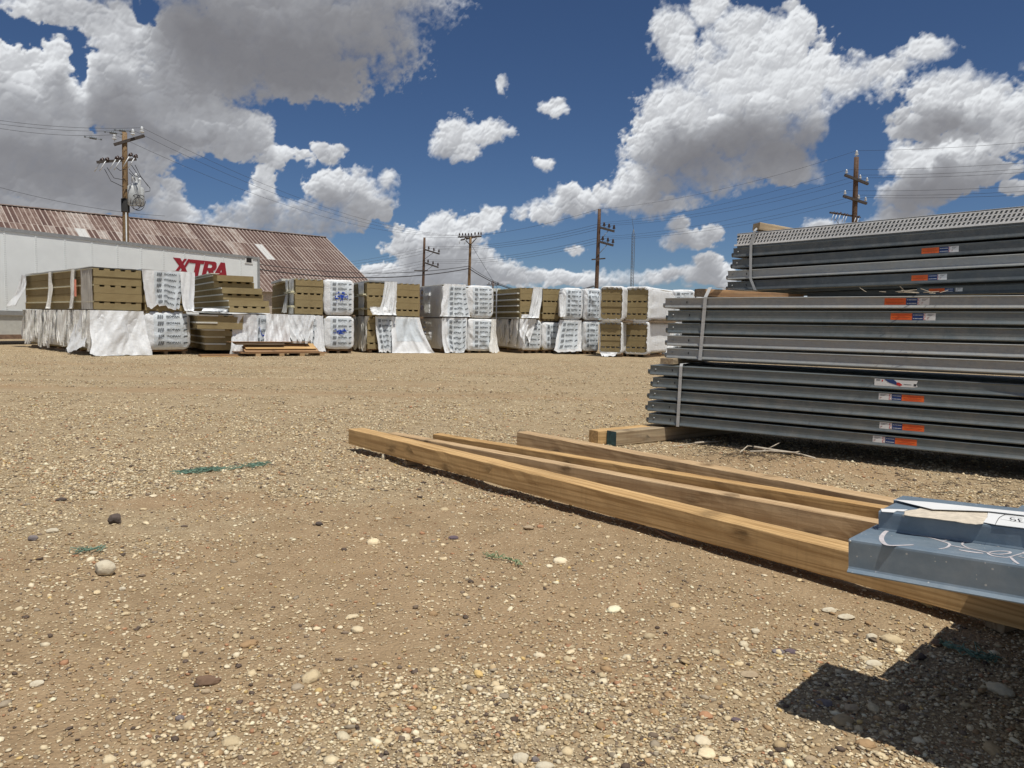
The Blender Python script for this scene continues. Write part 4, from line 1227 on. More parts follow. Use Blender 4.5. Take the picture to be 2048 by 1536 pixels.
def tatters(e, p0, u, length, H, n, seed, mat=None, wmin=.10, wmax=.30, hmin=.75):
    """torn netting in many hanging strips, joined because no one could count them"""
    u = Vector(u).normalized(); outw = u.cross(Vector((0, 0, 1))).normalized(); p0 = Vector(p0); rr = random.Random(seed); mb = MB()
    for k in range(n):
        s = length * (k + rr.uniform(.1, .9)) / n; w = rr.uniform(wmin, wmax); h = H * rr.uniform(hmin, 1.02); o = rr.uniform(.015, .11); sh = rr.uniform(-.12, .12); sd = seed * 31 + k
        def S(a, b):
            t = 1 - b
            ww = w * (1 + .35 * math.sin(t * 5 + sd)) * (1 if t < .85 else 1 - (t - .85) * 4)
            x = s + (a - .5) * ww + sh * t + .03 * math.sin(t * 9 + sd)
            d = o + .03 * math.sin(a * 9 + sd + t * 3) + .05 * (float(fbm(a * 2 + sd, t * 7, sd, 3)) - .5) + .04 * t
            P = p0 + u * x + outw * d
            return (P.x, P.y, max(P.z - t * h, .012))
        mb.grid(S, 6, 14, 0, True)
    o = mb.build('torn_netting', [mat or M['net']], e); o['kind'] = 'stuff'
    return o
def fringe(e, w, z0, z1, seed, r=.12):
    """torn edge left on the front rim of an opened bundle: white band with ragged inner edge"""
    rr = random.Random(seed); mb = MB(); h = z1 - z0; O = []
    for cx, cz, a0 in ((w - r, z0 + r, -90), (w - r, z1 - r, 0), (r, z1 - r, 90), (r, z0 + r, 180)):
        for i in range(7):
            a = math.radians(a0 + 15 * i); O.append((cx + r * math.cos(a), cz + r * math.sin(a)))
    Q = []
    for i in range(len(O)):
        a = O[i]; b = O[(i + 1) % len(O)]; d = math.hypot(a[0] - b[0], a[1] - b[1]); n = max(1, int(d / .05))
        for j in range(n): Q.append((a[0] + (b[0] - a[0]) * j / n, a[1] + (b[1] - a[1]) * j / n))
    n = len(Q); cx, cz = w / 2, (z0 + z1) / 2; vs = []
    for ring, (g, y) in enumerate(((1.035, .25), (1.045, .06), (1.02, -.03), (.0, -.035))):
        for i, (x, z) in enumerate(Q):
            if ring < 3: k = g
            else: k = .985 - .05 * rr.random() ** 2 - (.07 if rr.random() < .10 else 0)
            # keep the corners square outside
            vs.append((cx + (x - cx) * k, y + rr.uniform(-.01, .01), cz + (z - cz) * k))
    fs = [(k * n + i, k * n + (i + 1) % n, (k + 1) * n + (i + 1) % n, (k + 1) * n + i) for k in range(3) for i in range(n)]
    mb.add(vs, fs, 0, True)
    return mb.build('torn_edge', [M['film']], e)
def net_side(e, L, z0, z1, y0, y1, seed, mat=None, over=None, w=1.0):
    """netting wrapped round the left side (and a bit of the front) between y0 and y1"""
    mb = MB(); h = z1 - z0
    def S(a, b):
        y = y0 + (y1 - y0) * a
        d = -.03 - .022 * math.sin(a * 40 + seed) * (.3 + float(vnoise(a * 8, b * 1.2, seed))) - .03 * (float(fbm(a * 5, b * 4 + seed, seed, 3)) - .5)
        return (d, y, z0 + h * b)
    mb.grid(S, 30, 12, 0, True)
    def T(a, b):
        y = y0 + (y1 - y0) * a
        return (-.03 + b * (w + .05), y, z1 + .008 + .02 * (float(fbm(a * 4 + 3, b * 6, seed + 2, 3))))
    mb.grid(T, 14, 10, 0, True)
    return mb.build('side_netting', [mat or M['net']], e)
def pallet_under(e, w, L, z=.13):
    for k, x in enumerate((.06, w / 2 - .05, w - .16)):
        mb = MB(); mb.box(x, .05, 0, x + .10, L - .1, .085); mb.build('runner', [M['pallet_dark']], e)
    for k in range(max(2, int(L / 1.1))):
        mb = MB(); mb.box(0, .10 + k * 1.1, .087, w, .22 + k * 1.1, z - .004); mb.build('slat', [M['pallet_wood']], e)
def spacers(e, w, z0, z1, n=4):
    for k in range(n):
        x = .06 + k * (w - .22) / (n - 1); mb = MB(); mb.box(x, .03, z0, x + .10, 2.2, z1); mb.build('spacer', [M['wool']], e)

def solve_w(O, X, xr):
    lo, hi = 0.1, 6.0
    for _ in range(40):
        m_ = (lo + hi) / 2
        if proj(O + X * m_ + Vector((0, 0, .6)))[0] < xr: lo = m_
        else: hi = m_
    return lo
def site(xl, yg, psi, xr):
    O = gp(xl, yg); a = math.radians(psi); X = Vector((math.cos(a), math.sin(a), 0)); return O, X, solve_w(O, X, xr)
ZL, ZT = .135, 1.20          # lower tier
ZB, ZU = 1.255, 2.36         # upper tier
G_U, G_L = 'upper tier of insulation bundles', 'lower tier of insulation bundles'
def mk(tier, O, X, label, dx=0.0):
    rv = random.Random(label); fr = frame(O, X) @ Matrix.Rotation(rv.uniform(-.012, .012), 4, 'Y') @ Matrix.Translation((0, rv.uniform(-.03, .05), 0))
    if tier == 'u':
        fr = fr @ Matrix.Translation((dx, 0, ZB))
        e_ = empty('insulation_bundle', fr, label, 'insulation bundle', G_U)
        mb = MB(); mb.box(.02, .10, ZT - ZB - .02, 1.02, 5.2, -.003); mb.build('spacer', [M['pallet_dark']], e_)  # dark slab added to block the bright gap between the tiers
        return e_
    return empty('insulation_bundle', fr @ Matrix.Translation((dx, 0, 0)), label, 'insulation bundle', G_L)
HU = ZU - ZB
UX = (1, 0, 0)
SITES = {}
def pair(key, xl, yg, psi, xr, xr2=None):
    O, X, w = site(xl, yg, psi, xr); SITES[key] = (O, X, w)
    if xr2:
        O2 = O + X * (w + .06); SITES[key + 'b'] = (O2, X, solve_w(O2, X, xr2))
pair('1', 190, 712, 45, 284, 378)
pair('3', 462, 709, 32, 528)
pair('4', 590, 707, 24, 645, 707)
pair('6', 735, 706, 24, 787, 839)
pair('8', 884, 706, 24, 931, 986)
pair('10', 1040, 706.5, 22, 1081, 1118)
pair('12', 1120, 708, 6, 1162, 1197)
pair('14', 1198, 713, -24, 1243)
pair('15', 1247, 713.5, -32, 1295)
pair('16', 1336, 712, -10, 1386, 1450)

def up(key, label): O, X, w = SITES[key]; return mk('u', O, X, label), w
def low(key, label): O, X, w = SITES[key]; return mk('l', O, X, label), w

# --- upper tier
e, w = up('1', 'long bare fronted olive bundle at far left, netting knotted along its side')
panels(e, w, 7.0, 0, HU, 5, 1)
net_side(e, 7, 0, HU, -.02, .95, 1, M['net_grey'], w=w); spacers(e, w, -.07, -.004)
drape(e, (-.03, 3.95, HU), (0, -1, 0), .32, .22, 1.25, 5, M['net'], .06, 2, .05, nu=12, name='knotted_netting')
drape(e, (-.03, 1.75, HU), (0, -1, 0), .40, .22, 1.45, 6, M['net'], .07, 2, .05, nu=12, name='knotted_netting')
drape(e, (-.03, 7.05, HU), (0, -1, 0), .75, 1.25, 1.0, 7, M['film'], .10, 2, .10, shift=-.3, flare=.3, name='loose_film')
mb = MB(); mb.box(-.10, 1.22, .35, -.085, 1.36, .82); mb.build('orange_tape', [M['pink']], e)
mb = MB(); mb.grid(lambda a, b: (-.05 + a * (w + .1), b * 6.9, HU + .012 + .03 * float(fbm(a * 5, b * 14, 3, 3))), 12, 40, 0, True); mb.build('top_film', [M['film']], e)
e, w = up('1b', 'upper bundle with printed white film torn open at its right corner')
panels(e, w * .98, 6.5, 0, HU, 5, 2, edges=False)
spacers(e, w, -.07, -.004)
drape(e, (-.05, -.01, HU + .02), UX, w * .92, w * .72, 1.02, 12, M['film'], .035, 3, .035, shift=-.02, prnt=True, rows=6, tint=True, ragged=.12, umin=.34, flare=.02, v_print=(.04, .97))
drape(e, (w * .78, -.02, HU + .02), UX, w * .34, w * .20, 1.45, 14, M['film'], .06, 2, .10, shift=.02, flare=.08, nu=12)
mb = MB(); mb.grid(lambda a, b: (-.05 + a * (w + .1), -.03 + b * 6, HU + .012 + .04 * float(fbm(a * 6, b * 10, 8, 3))), 14, 20, 0, True); mb.build('top_film', [M['film']], e)

e, w = up('3', 'unwrapped upper stack of olive panels slid askew before the trailer end')
H5 = HU / 6
sk = [.50, .48, .38, .34, .18, .14]; of = [.0, .1, -.25, -.2, -.5, -.5]
for k in range(6):
    me = panel_mesh(w * 1.2, 6.2, H5 - .008, k % 2 == 0)
    o = inst('insulation_panel', me, e, (sk[k] - .55, of[5 - k] * .9 + .35, k * H5))
    mb = MB(); mb.box(-.03, .0, H5 - .05, 0, 6.1, H5 - .012); mb.build('edge_strip', [M['skin']], o)
mb = MB(); mb.box(-.55, 0.0, HU + .005, -.30, 6.0, HU + .02); mb.build('edge_strip', [M['skin']], e)
drape(e, (-.75, .2, .10), UX, 1.1, 1.3, .22, 77, M['film'], .08, 3, .12, name='loose_film')

e, w = up('4', 'bare fronted olive bundle with white netting band, left of the upper blue marked one')
panels(e, w, 6.0, 0, HU, 5, 4); spacers(e, w, -.07, -.004)
net_side(e, 6, 0, HU, .25, 1.25, 4, w=w)
drape(e, (-.035, 1.6, HU), (0, -1, 0), .55, .9, 1.05, 16, M['net'], .06, 3, .05, shift=.25, nu=16, name='knotted_netting')
mb = MB(); mb.box(-.13, .05, HU * .60, -.02, 1.7, HU * .60 + .05); mb.box(-.13, .05, HU * .19, -.02, 1.5, HU * .19 + .05); mb.build('pale_strip', [M['foam']], e)
mb = MB(); mb.box(-.2, 1.7, HU - .02, .1, 4.6, HU + .06); mb.build('pale_strip', [M['skin']], e)
e, w = up('4b', 'upper film wrapped bundle with printed rows and a blue paint mark in its middle')
panels(e, w * .96, 5.8, .03, HU - .03, 5, 5, edges=False)
film_cover(e, w, 6.0, 0, HU, 5, blue=True, rows=6)

e, w = up('6', 'olive fronted bundle with crumpled white film hanging down over its right corner')
panels(e, w, 6.0, 0, HU, 5, 6); spacers(e, w, -.07, -.004)
net_side(e, 6, 0, HU, .35, 1.1, 6, w=w)
mb = MB(); mb.box(-.13, .05, HU * .60, -.02, 1.0, HU * .60 + .05); mb.box(-.13, .25, HU * .18, -.02, 1.4, HU * .18 + .05); mb.build('pale_strip', [M['foam']], e)
drape(e, (w * .66, -.02, HU + .02), UX, w * .46, w * .75, 1.38, 21, M['film'], .09, 3, .06, shift=-.22, flare=.16, nu=26, ragged=.15)
drape(e, (w * .05, -.05, .28), UX, w * .80, w * .95, .32, 22, M['film'], .08, 2, .10, shift=.15, flare=.12, nu=24, ragged=.3)
mb = MB(); mb.grid(lambda a, b: (-.05 + a * (w + .1), -.03 + b * 5, HU + .012 + .04 * float(fbm(a * 6, b * 10, 18, 3))), 14, 20, 0, True); mb.build('top_film', [M['film']], e)
e, w = up('6b', 'fully bare olive bundle between the hanging crumpled film and the netted bundle')
panels(e, w, 5.8, 0, HU, 5, 7); spacers(e, w, -.07, -.004)
for k in range(5):
    mb = MB(); mb.box(-.05, -.015, HU * (k / 5.0) + .015, .04, .25, HU * (k / 5.0) + .055); mb.build('pale_strip', [M['skin']], e)

e, w = up('8', 'upper bundle with pale netted side, orange tape and printed film draped over its end')
panels(e, w * .96, 6.0, 0, HU, 5, 8, edges=False)
net_side(e, 6, -.02, HU, -.02, 6.0, 8, M['net'], w=w)
film_cover(e, w, 1.0, 0, HU, 18, prnt=False, tint=False)
drape(e, (.02, -.06, HU + .03), UX, w * .92, w * 1.3, 1.18, 24, M['film'], .05, 4, .04, prnt=True, rows=6, tint=True, ragged=.06, umin=.30, flare=.10, v_print=(.06, .93))
mb = MB(); mb.box(-.075, 2.55, .0, -.06, 2.70, HU - .02); mb.build('orange_tape', [M['pink']], e)
e, w = up('8b', 'round cornered film wrapped bundle with pale print, right of the draped one')
panels(e, w * .94, 5.8, .04, HU - .04, 5, 9, edges=False)
film_cover(e, w, 6.0, 0, HU, 9, r=.2, wr=.035)

e, w = up('10', 'upper olive bundle with pale horizontal edges and a thin white vertical strap')
panels(e, w, 6.0, 0, HU, 5, 10); spacers(e, w, -.07, -.004)
for k in range(5):
    mb = MB(); mb.box(-.10, .04, HU * (k / 5.0) - .01, -.015, 5.2, HU * (k / 5.0) + .035); mb.build('pale_strip', [M['skin']], e)
mb = MB(); mb.box(-.125, 2.05, -.05, -.105, 2.13, HU + .03); mb.build('strap', [M['film']], e)
mb = MB(); mb.box(-.25, 2.2, HU - .08, .1, 3.3, HU + .04); mb.build('pale_strip', [M['skin']], e)
drape(e, (w * .62, -.02, HU + .02), UX, w * .45, w * .55, 1.45, 27, M['film'], .08, 3, .05, shift=-.28, flare=.12, nu=24, ragged=.12)
drape(e, (w * .0, -.05, .14), UX, w * .7, w * .8, .35, 28, M['film'], .08, 2, .08, shift=.1, flare=.1, nu=20, ragged=.3)
e, w = up('10b', 'narrow bare olive bundle half hidden between two pieces of white film')
panels(e, w, 5.8, 0, HU, 5, 11); spacers(e, w, -.07, -.004)

e, w = up('12', 'printed film bundle with a loose flap bellying out at its left side')
panels(e, w * .94, 5.8, .04, HU - .04, 5, 12, edges=False)
film_cover(e, w, 6.0, 0, HU, 12, r=.17, wr=.03)
drape(e, (-.10, -.02, HU * .8), UX, .28, .18, .8, 31, M['film'], .06, 2, .05, nu=10, flare=.08)
e, w = up('12b', 'printed film bundle with slanting creases, left of the two torn open ends')
panels(e, w * .94, 5.8, .04, HU - .04, 5, 13, edges=False)
film_cover(e, w, 6.0, 0, HU, 13, r=.08, wr=.04)

e, w = up('14', 'torn open end with ribbed olive panels, upper left of the four white rimmed ends')
panels(e, w * .95, 5.5, .02, HU - .04, 5, 14, edges=False); fringe(e, w, -.02, HU, 14)
film_cover(e, w, 5.6, 0, HU, 44, prnt=False, tint=False, bulge=-.2, wr=.0)
e, w = up('15', 'torn open end, upper right of the four, long white side in sun')
panels(e, w * .95, 5.5, .02, HU - .04, 5, 15, edges=False); fringe(e, w, -.02, HU, 15)
film_cover(e, w, 5.6, 0, HU, 45, prnt=False, tint=False, bulge=-.2, wr=.0)
e, w = up('16', 'printed film bundle peeping over the steel, left of two')
panels(e, w * .94, 5.8, .04, HU - .04, 5, 16, edges=False); film_cover(e, w, 6.0, 0, HU, 16, wr=.03)
e, w = up('16b', 'printed film bundle just left of the highest steel bundle')
panels(e, w * .94, 5.8, .04, HU - .04, 5, 17, edges=False); film_cover(e, w, 6.0, 0, HU, 17, wr=.02, r=.06)

# --- lower tier
e, w = low('1', 'far left lower bundle with shredded netting along its side and creased sheet in front')
panels(e, w * .96, 6.8, ZL, ZT, 5, 21, edges=False); pallet_under(e, w, 6.8)
film_cover(e, w, 6.9, ZL, ZT, 21, prnt=False, tint=False, wr=.03)
tatters(e, (-.03, 6.9, ZT + .03), (0, -1, 0), 6.9, 1.14, 34, 3)
drape(e, (-.12, -.03, ZT + .03), UX, w * 1.12, w * 1.3, 1.22, 41, M['film'], .13, 2, .07, flare=.14, nu=44, nv=30, ragged=.07, shift=.05)
drape(e, (-.04, 1.25, ZT), (.1, -1, 0), .9, 1.25, 1.05, 42, M['film'], .09, 2, .08, shift=-.1, flare=.2, nu=20, ragged=.15)
e, w = low('1b', 'plump lower bundle in clear printed film on a wooden pallet at the left')
panels(e, w * .92, 6.2, ZL + .05, ZT - .03, 5, 22, edges=False); pallet_under(e, w, 6.0)
film_cover(e, w * 1.04, 6.4, ZL + .01, ZT + .02, 22, bulge=.10, r=.22, rows=5, wr=.03)
e, w = low('3', 'unwrapped lower stack of olive panels with stepped white edges, beside the plump bundle')
H5 = (ZT - ZL - .03) / 5
sk = [.28, .26, .22, .0, .02]; of = [.0, .0, -.15, -.25, -.25]
for k in range(5):
    me = panel_mesh(w * 1.3, 6.2, H5 - .01, k % 2 == 0)
    o = inst('insulation_panel', me, e, (-1.0 + sk[k], of[k] - .15, ZL + k * H5))
    mb = MB(); mb.box(-.03, -.02, H5 - .05, .55, 6.1, H5 - .008); mb.build('edge_strip', [M['skin']], o)
pallet_under(e, w, 6.0)
mb = MB(); mb.grid(lambda a, b: (-1.1 + a * 2.2, -.5 + b * 1.5, ZT + .0 + .10 * float(fbm(a * 4, b * 4, 6, 3)) - .02), 20, 10, 0, True); mb.build('top_film', [M['film']], e)
# a crumpled one in front between sites 3 and 4
O, X, w = site(470, 709.5, 14, 572); SITES['3c'] = (O, X, w)
e, w = low('3c', 'lower bundle smothered in crumpled white film with a blue painted streak')
panels(e, w * .9, 1.6, ZL, ZT - .05, 5, 23, edges=False); pallet_under(e, w, 1.8)
film_cover(e, w, 1.7, ZL, ZT - .02, 23, prnt=False, tint=False, wr=.05, r=.25)
drape(e, (-.06, -.04, ZT + .0), UX, w * .48, w * .55, 1.16, 43, M['film'], .12, 2, .10, flare=.05, nu=34, nv=30, ragged=.06)
drape(e, (w * .40, -.04, ZT + .0), UX, w * .30, w * .34, 1.0, 46, M['film_blue'], .05, 2, .03, flare=.03, nu=26, prnt=True, rows=3, umin=.2, blue=True)
drape(e, (w * .62, -.06, ZT + .03), UX, w * .42, w * .55, .98, 47, M['film'], .11, 3, .12, flare=.10, nu=30, ragged=.3)
e, w = low('4', 'lower bundle under a folded sheet ending in a hanging point')
panels(e, w * .96, 5.6, ZL, ZT, 5, 24, edges=False); pallet_under(e, w, 5.6)
film_cover(e, w, 5.8, ZL, ZT, 24, rows=5, wr=.03)
drape(e, (-.35, -.03, ZT + .02), UX, w * 1.1, w * .62, .95, 48, M['film'], .07, 4, .07, flare=.06, nu=40, ragged=.35, shift=.1)
drape(e, (w * .72, -.03, ZT + .0), UX, w * .28, w * .42, 1.12, 49, M['film'], .04, 2, .05, flare=.10, nu=14, prnt=False)
e, w = low('4b', 'lower film wrapped bundle with printed rows and a blue paint mark low in its middle')
panels(e, w * .94, 5.6, ZL + .03, ZT - .02, 5, 25, edges=False); pallet_under(e, w, 5.6)
film_cover(e, w, 5.8, ZL + .02, ZT, 25, rows=5, blue=True, r=.17)
e, w = low('6', 'lower bundle with long shredded netting strips left and sagging print right')
panels(e, w, 5.6, ZL, ZT, 5, 26); pallet_under(e, w, 5.6)
net_side(e, 5, ZL, ZT, .3, 2.5, 26, w=w)
tatters(e, (-.04, 1.3, ZT + .02), (.1, -1, 0), 1.35, 1.16, 12, 5, hmin=.9)
drape(e, (w * .28, -.05, ZT + .02), UX, w * .74, w * .66, 1.18, 51, M['film'], .07, 3, .05, flare=.10, nu=36, prnt=True, rows=6, tint=True, umin=.16, shift=.05)
e, w = low('6b', 'lower bundle with a broad sheet drawn down and right, spreading over the dirt')
panels(e, w * .96, 5.6, ZL, ZT, 5, 27, edges=False); pallet_under(e, w, 5.6)
film_cover(e, w, 5.8, ZL, ZT, 27, prnt=False, tint=False)
drape(e, (-.15, -.04, ZT + .02), UX, w * 1.15, w * 1.75, 1.24, 52, M['film'], .08, 3, .06, shift=.22, flare=.22, nu=44, tint=True, umin=.2, v_print=(.35, .95))
e, w = low('8', 'lower bundle with a netted side and printed film bunched up over its end')
panels(e, w * .96, 5.6, ZL, ZT, 5, 28, edges=False); pallet_under(e, w, 5.6)
net_side(e, 6, ZL, ZT, -.02, 5.6, 28, M['net'], w=w)
film_cover(e, w, 1.0, ZL, ZT, 58, prnt=False, tint=False)
drape(e, (-.05, -.05, ZT + .02), UX, w * 1.08, w * .95, 1.18, 53, M['film'], .08, 4, .05, flare=.12, nu=40, prnt=True, rows=6, tint=True, umin=.28, ragged=.15)
e, w = low('8b', 'lower printed film bundle with a frayed fringe down its right corner')
panels(e, w * .94, 5.6, ZL, ZT, 5, 29, edges=False); pallet_under(e, w, 5.6)
film_cover(e, w, 5.8, ZL - .05, ZT, 29, rows=6, wr=.04, r=.10)
drape(e, (w * .86, -.04, ZT + .02), (1, .25, 0), w * .2, w * .42, 1.2, 54, M['net'], .06, 3, .05, flare=.14, nu=16, ragged=.1)
e, w = low('10', 'lower bundle with rags of netting along its side and print half covered by film')
panels(e, w * .96, 5.6, ZL, ZT, 5, 30, edges=False); pallet_under(e, w, 5.6)
film_cover(e, w, 5.8, ZL, ZT, 30, rows=5)
tatters(e, (-.04, 3.4, ZT + .02), (.02, -1, 0), 3.4, 1.0, 20, 7, hmin=.6)
drape(e, (-.10, -.05, ZT + .04), UX, w * .8, w * .45, .75, 55, M['film'], .08, 3, .06, shift=-.1, flare=.05, nu=24, ragged=.4)
e, w = low('10b', 'small lower printed bundle tucked in a dip between white sheets')
panels(e, w * .94, 5.6, ZL, ZT - .12, 5, 31, edges=False); pallet_under(e, w, 5.6)
film_cover(e, w, 5.8, ZL, ZT - .08, 31, rows=4, wr=.03)
e, w = low('12', 'lower printed bundle whose film spreads like a skirt to the left')
panels(e, w * .94, 5.6, ZL, ZT, 5, 32, edges=False); pallet_under(e, w, 5.6)
film_cover(e, w, 5.8, ZL, ZT, 32, prnt=False, tint=False)
drape(e, (-.05, -.05, ZT + .02), UX, w * 1.05, w * 1.35, 1.12, 56, M['film'], .04, 3, .05, shift=-.12, flare=.16, nu=36, prnt=True, rows=5, tint=True, umin=.16)
e, w = low('12b', 'lower printed bundle with a small tear, left of the torn open ends')
panels(e, w * .94, 5.6, ZL, ZT, 5, 33, edges=False); pallet_under(e, w, 5.6)
film_cover(e, w, 5.8, ZL, ZT, 33, rows=5, r=.07, wr=.03)
e, w = low('14', 'torn open end, lower left of the four white rimmed ends')
panels(e, w * .95, 5.3, ZL + .02, ZT - .05, 5, 34, edges=False); fringe(e, w, ZL - .02, ZT, 34); pallet_under(e, w, 5.6)
film_cover(e, w, 5.4, ZL, ZT, 64, prnt=False, tint=False, bulge=-.2, wr=.0)
drape(e, (w * .05, -.03, ZL + .03), UX, w * .8, w * .55, .15, 57, M['film'], .04, 2, .03, nu=18, ragged=.5)
e, w = low('15', 'torn open end, lower right of the four white rimmed ends')
panels(e, w * .95, 5.3, ZL + .02, ZT - .05, 5, 35, edges=False); fringe(e, w, ZL - .02, ZT, 35); pallet_under(e, w, 5.6)
film_cover(e, w, 5.4, ZL, ZT, 65, prnt=False, tint=False, bulge=-.2, wr=.0)
e, w = low('16', 'lower printed bundle beside the steel, its film blown out in a slanting flap')
panels(e, w * .94, 5.6, ZL, ZT, 5, 36, edges=False); pallet_under(e, w, 5.6)
film_cover(e, w, 5.8, ZL, ZT, 36, wr=.03)
drape(e, (-.05, -.03, ZT), UX, w * .4, w * .9, 1.12, 59, M['film'], .07, 2, .05, shift=-.42, flare=.2, nu=22)
e, w = low('16b', 'lower printed bundle hidden mostly behind the steel')
panels(e, w * .94, 5.6, ZL, ZT, 5, 37, edges=False); pallet_under(e, w, 5.6)
film_cover(e, w, 5.8, ZL, ZT, 37, wr=.03)
# ------------------------------------------------------------------ white semi trailer
def cat_curve(P0, P1, sag, n=14):
    P0 = Vector(P0); P1 = Vector(P1)
    return [P0.lerp(P1, i / n) + Vector((0, 0, -sag * 4 * (i / n) * (1 - i / n))) for i in range(n + 1)]
T0 = dp(0, 455, 27.0); T1 = dp(515, 515, 38.2)
TB = Vector((T0.x, T0.y, 0)); TE = Vector((T1.x, T1.y, 0)); td = (TE - TB); tl = td.length; td.normalize()
start = TB - td * 3.2; LT = tl + 3.2; HT = 4.08
e = empty('semi_trailer', frame(start, td), 'long white box trailer with a maroon logo, parked behind the insulation bundles', 'trailer')
zb, zt = 1.20, HT - .13
npan = 14; pw = LT / npan
for k in range(npan):
    mb = MB(); mb.box(k * pw + .004, 0, zb, (k + 1) * pw - .004, .04, zt); o = mb.build('side_panel', [M['trailer']], e)
    mb = MB(); mb.box(k * pw - .035, -.012, zb, k * pw + .035, -.001, zt); mb.build('seam_strip', [M['trailer']], o)
mr = MB()
for k in range(npan + 1):
    for dx in (-.024, .024):
        for i in range(36):
            z = zb + .04 + i * (zt - zb - .08) / 35; x = k * pw + dx
            mr.add([(x - .009, -.0145, z - .009), (x + .009, -.0145, z - .009), (x + .009, -.0145, z + .009), (x - .009, -.0145, z + .009)], [(0, 1, 2, 3)], 0)
o = mr.build('rivets', [M['trailer_grey']], e); o['kind'] = 'stuff'
mb = MB(); mb.box(-.02, -.03, zt, LT + .02, .06, HT, 0, .0); mb.build('top_rail', [M['trailer_grey']], e)
mb = MB(); mb.box(-.02, -.03, zb - .16, LT + .02, .05, zb - .002); mb.build('bottom_rail', [M['trailer_grey']], e)
mb = MB(); mb.box(LT - .02, -.035, zb - .1, LT + .12, .12, HT + .005); mb.build('corner_post', [M['trailer_grey']], e)
mb = MB(); mb.box(-.14, -.035, zb - .1, -.025, .12, HT + .005); mb.build('corner_post', [M['trailer_grey']], e)
mb = MB(); mb.box(0, .05, zb - .05, LT, 2.5, zb + .02); mb.build('trailer_floor', [M['trailer_grey']], e)
mb = MB(); mb.box(0, .06, HT - .03, LT, 2.55, HT); mb.build('trailer_roof', [M['trailer_skirt']], e)
mb = MB(); mb.box(0, 2.5, zb, LT, 2.54, zt); mb.build('far_side', [M['trailer']], e)
mb = MB(); mb.box(LT + .02, .12, zb, LT + .06, 2.5, zt); mb.build('end_wall', [M['trailer']], e)
mb = MB(); mb.box(-.06, .12, zb, -.02, 2.5, zt); mb.build('end_wall', [M['trailer']], e)
mb = MB(); mb.box(.2, .03, .36, LT - 3.6, .06, zb - .165); mb.build('side_skirt', [M['trailer_skirt']], e)
mb = MB(); mb.box(.0, .02, .20, LT - 3.4, .10, .355); mb.build('lower_rail', [M['brown_rail']], e)
for x in (LT - 1.2, LT - 2.5, .9):
    for y in (.18, 2.1):
        w_o = bpy.data.objects.new('wheel', None); COL.objects.link(w_o); w_o.parent = e; w_o.location = (x, y, .51)
        mb = MB(); mb.lathe((0, .12, 0), [(.28, -.13), (.46, -.13), (.51, -.08), (.51, .08), (.46, .13), (.28, .13)], 24, 0, 'y'); mb.build('tyre', [M['tyre']], w_o)
        mb = MB(); mb.lathe((0, .12, 0), [(.02, -.10), (.12, -.12), (.26, -.08), (.28, .1), (.02, .1)], 18, 0, 'y'); mb.build('rim', [M['trailer_skirt']], w_o)
for x in (2.6, ):
    for y in (.4, 2.1):
        mb = MB(); mb.box(x, y, .05, x + .12, y + .12, zb - .05); mb.box(x - .1, y - .05, .0, x + .22, y + .17, .05); mb.build('landing_leg', [M['trailer_grey']], e)
# vent / marker lamp at the upper right
inv = e.matrix_world.inverted()
def on_side(px, py):
    o = inv @ Vector((0, 0, CAMH)); d = inv.to_3x3() @ ray(px, py); t = -o.y / d.y
    q = o + d * t; return q.x, q.z
xa, za = on_side(497, 520)
mb = MB(); mb.box(xa - .26, -.03, za - .17, xa + .26, -.002, za + .17, 0); mb.box(xa - .17, -.034, za - .12, xa + .17, -.0305, za + .10, 1); mb.build('vent', [M['white'], M['black']], e)
# logo: X with doubled slashes, then slanted bold letters
x0, z1_ = on_side(346, 515); x1_, _q = on_side(449, 528)
HL = .79; z0_ = z1_ - HL; wl = x1_ - x0
def letter(polys, name='letter'):
    m_ = MB()
    for k, p in enumerate(polys):
        n = len(p)
        P = [(x0 + wl * a + .0, z0_ + HL * b_) for a, b_ in p]
        dy = -.016 - .001 * k
        m_.add([(a, dy, b_) for a, b_ in P] + [(a, -.003, b_) for a, b_ in P], [tuple(range(n))] + [(i, (i + 1) % n, n + (i + 1) % n, n + i) for i in range(n)], 0)
    return m_.build(name, [M['maroon']], e)
letter([[(0.0, 1.0), (.13, 1.0), (.20, .62), (.155, .40)], [(.155, .45), (.205, .62), (.29, .0), (.15, .0)],
        [(.205, 1.0), (.25, 1.0), (.03, 0.0), (-.03, 0.0)], [(.275, 1.0), (.33, 1.0), (.13, .1), (.08, .0)]], 'letter')
letter([[(.32, 1.0), (.60, 1.0), (.575, .80), (.30, .80)], [(.42, .81), (.51, .81), (.45, 0), (.36, 0)]])
letter([[(.60, 1.0), (.80, 1.0), (.83, .93), (.835, .70), (.80, .52), (.75, .45), (.59, .45), (.60, .60), (.72, .62), (.745, .70), (.74, .80), (.70, .83), (.59, .83)], [(.60, .99), (.68, .99), (.60, 0), (.52, 0)], [(.66, .46), (.76, .46), (.80, 0), (.70, 0)]])
letter([[(.92, 1.0), (1.0, 1.0), (.83, 0), (.73, 0)], [(.93, 1.0), (1.005, 1.0), (1.05, 0), (.94, 0)], [(.82, .42), (.99, .42), (1.0, .24), (.79, .24)]])

# ------------------------------------------------------------------ barn with rusty sheet roof
R1 = dp(650, 475, 86.0)                                # right end of the ridge
R0 = dp(0, 413, 65.0); rd = (R0 - R1); rd.z = 0; rd.normalize()
ZR = R1.z
nrm = Vector((-rd.y, rd.x, 0));
if nrm.y > 0: nrm = -nrm                               # towards the camera
ex = dp(735, 570, 79.5)
slope_run = 11.5; drop = 6.6
LB = 44.0
eb = empty('barn', frame(Vector((R1.x, R1.y, 0)) , -rd), 'big barn with rust streaked corrugated roof behind the trailer', 'barn')
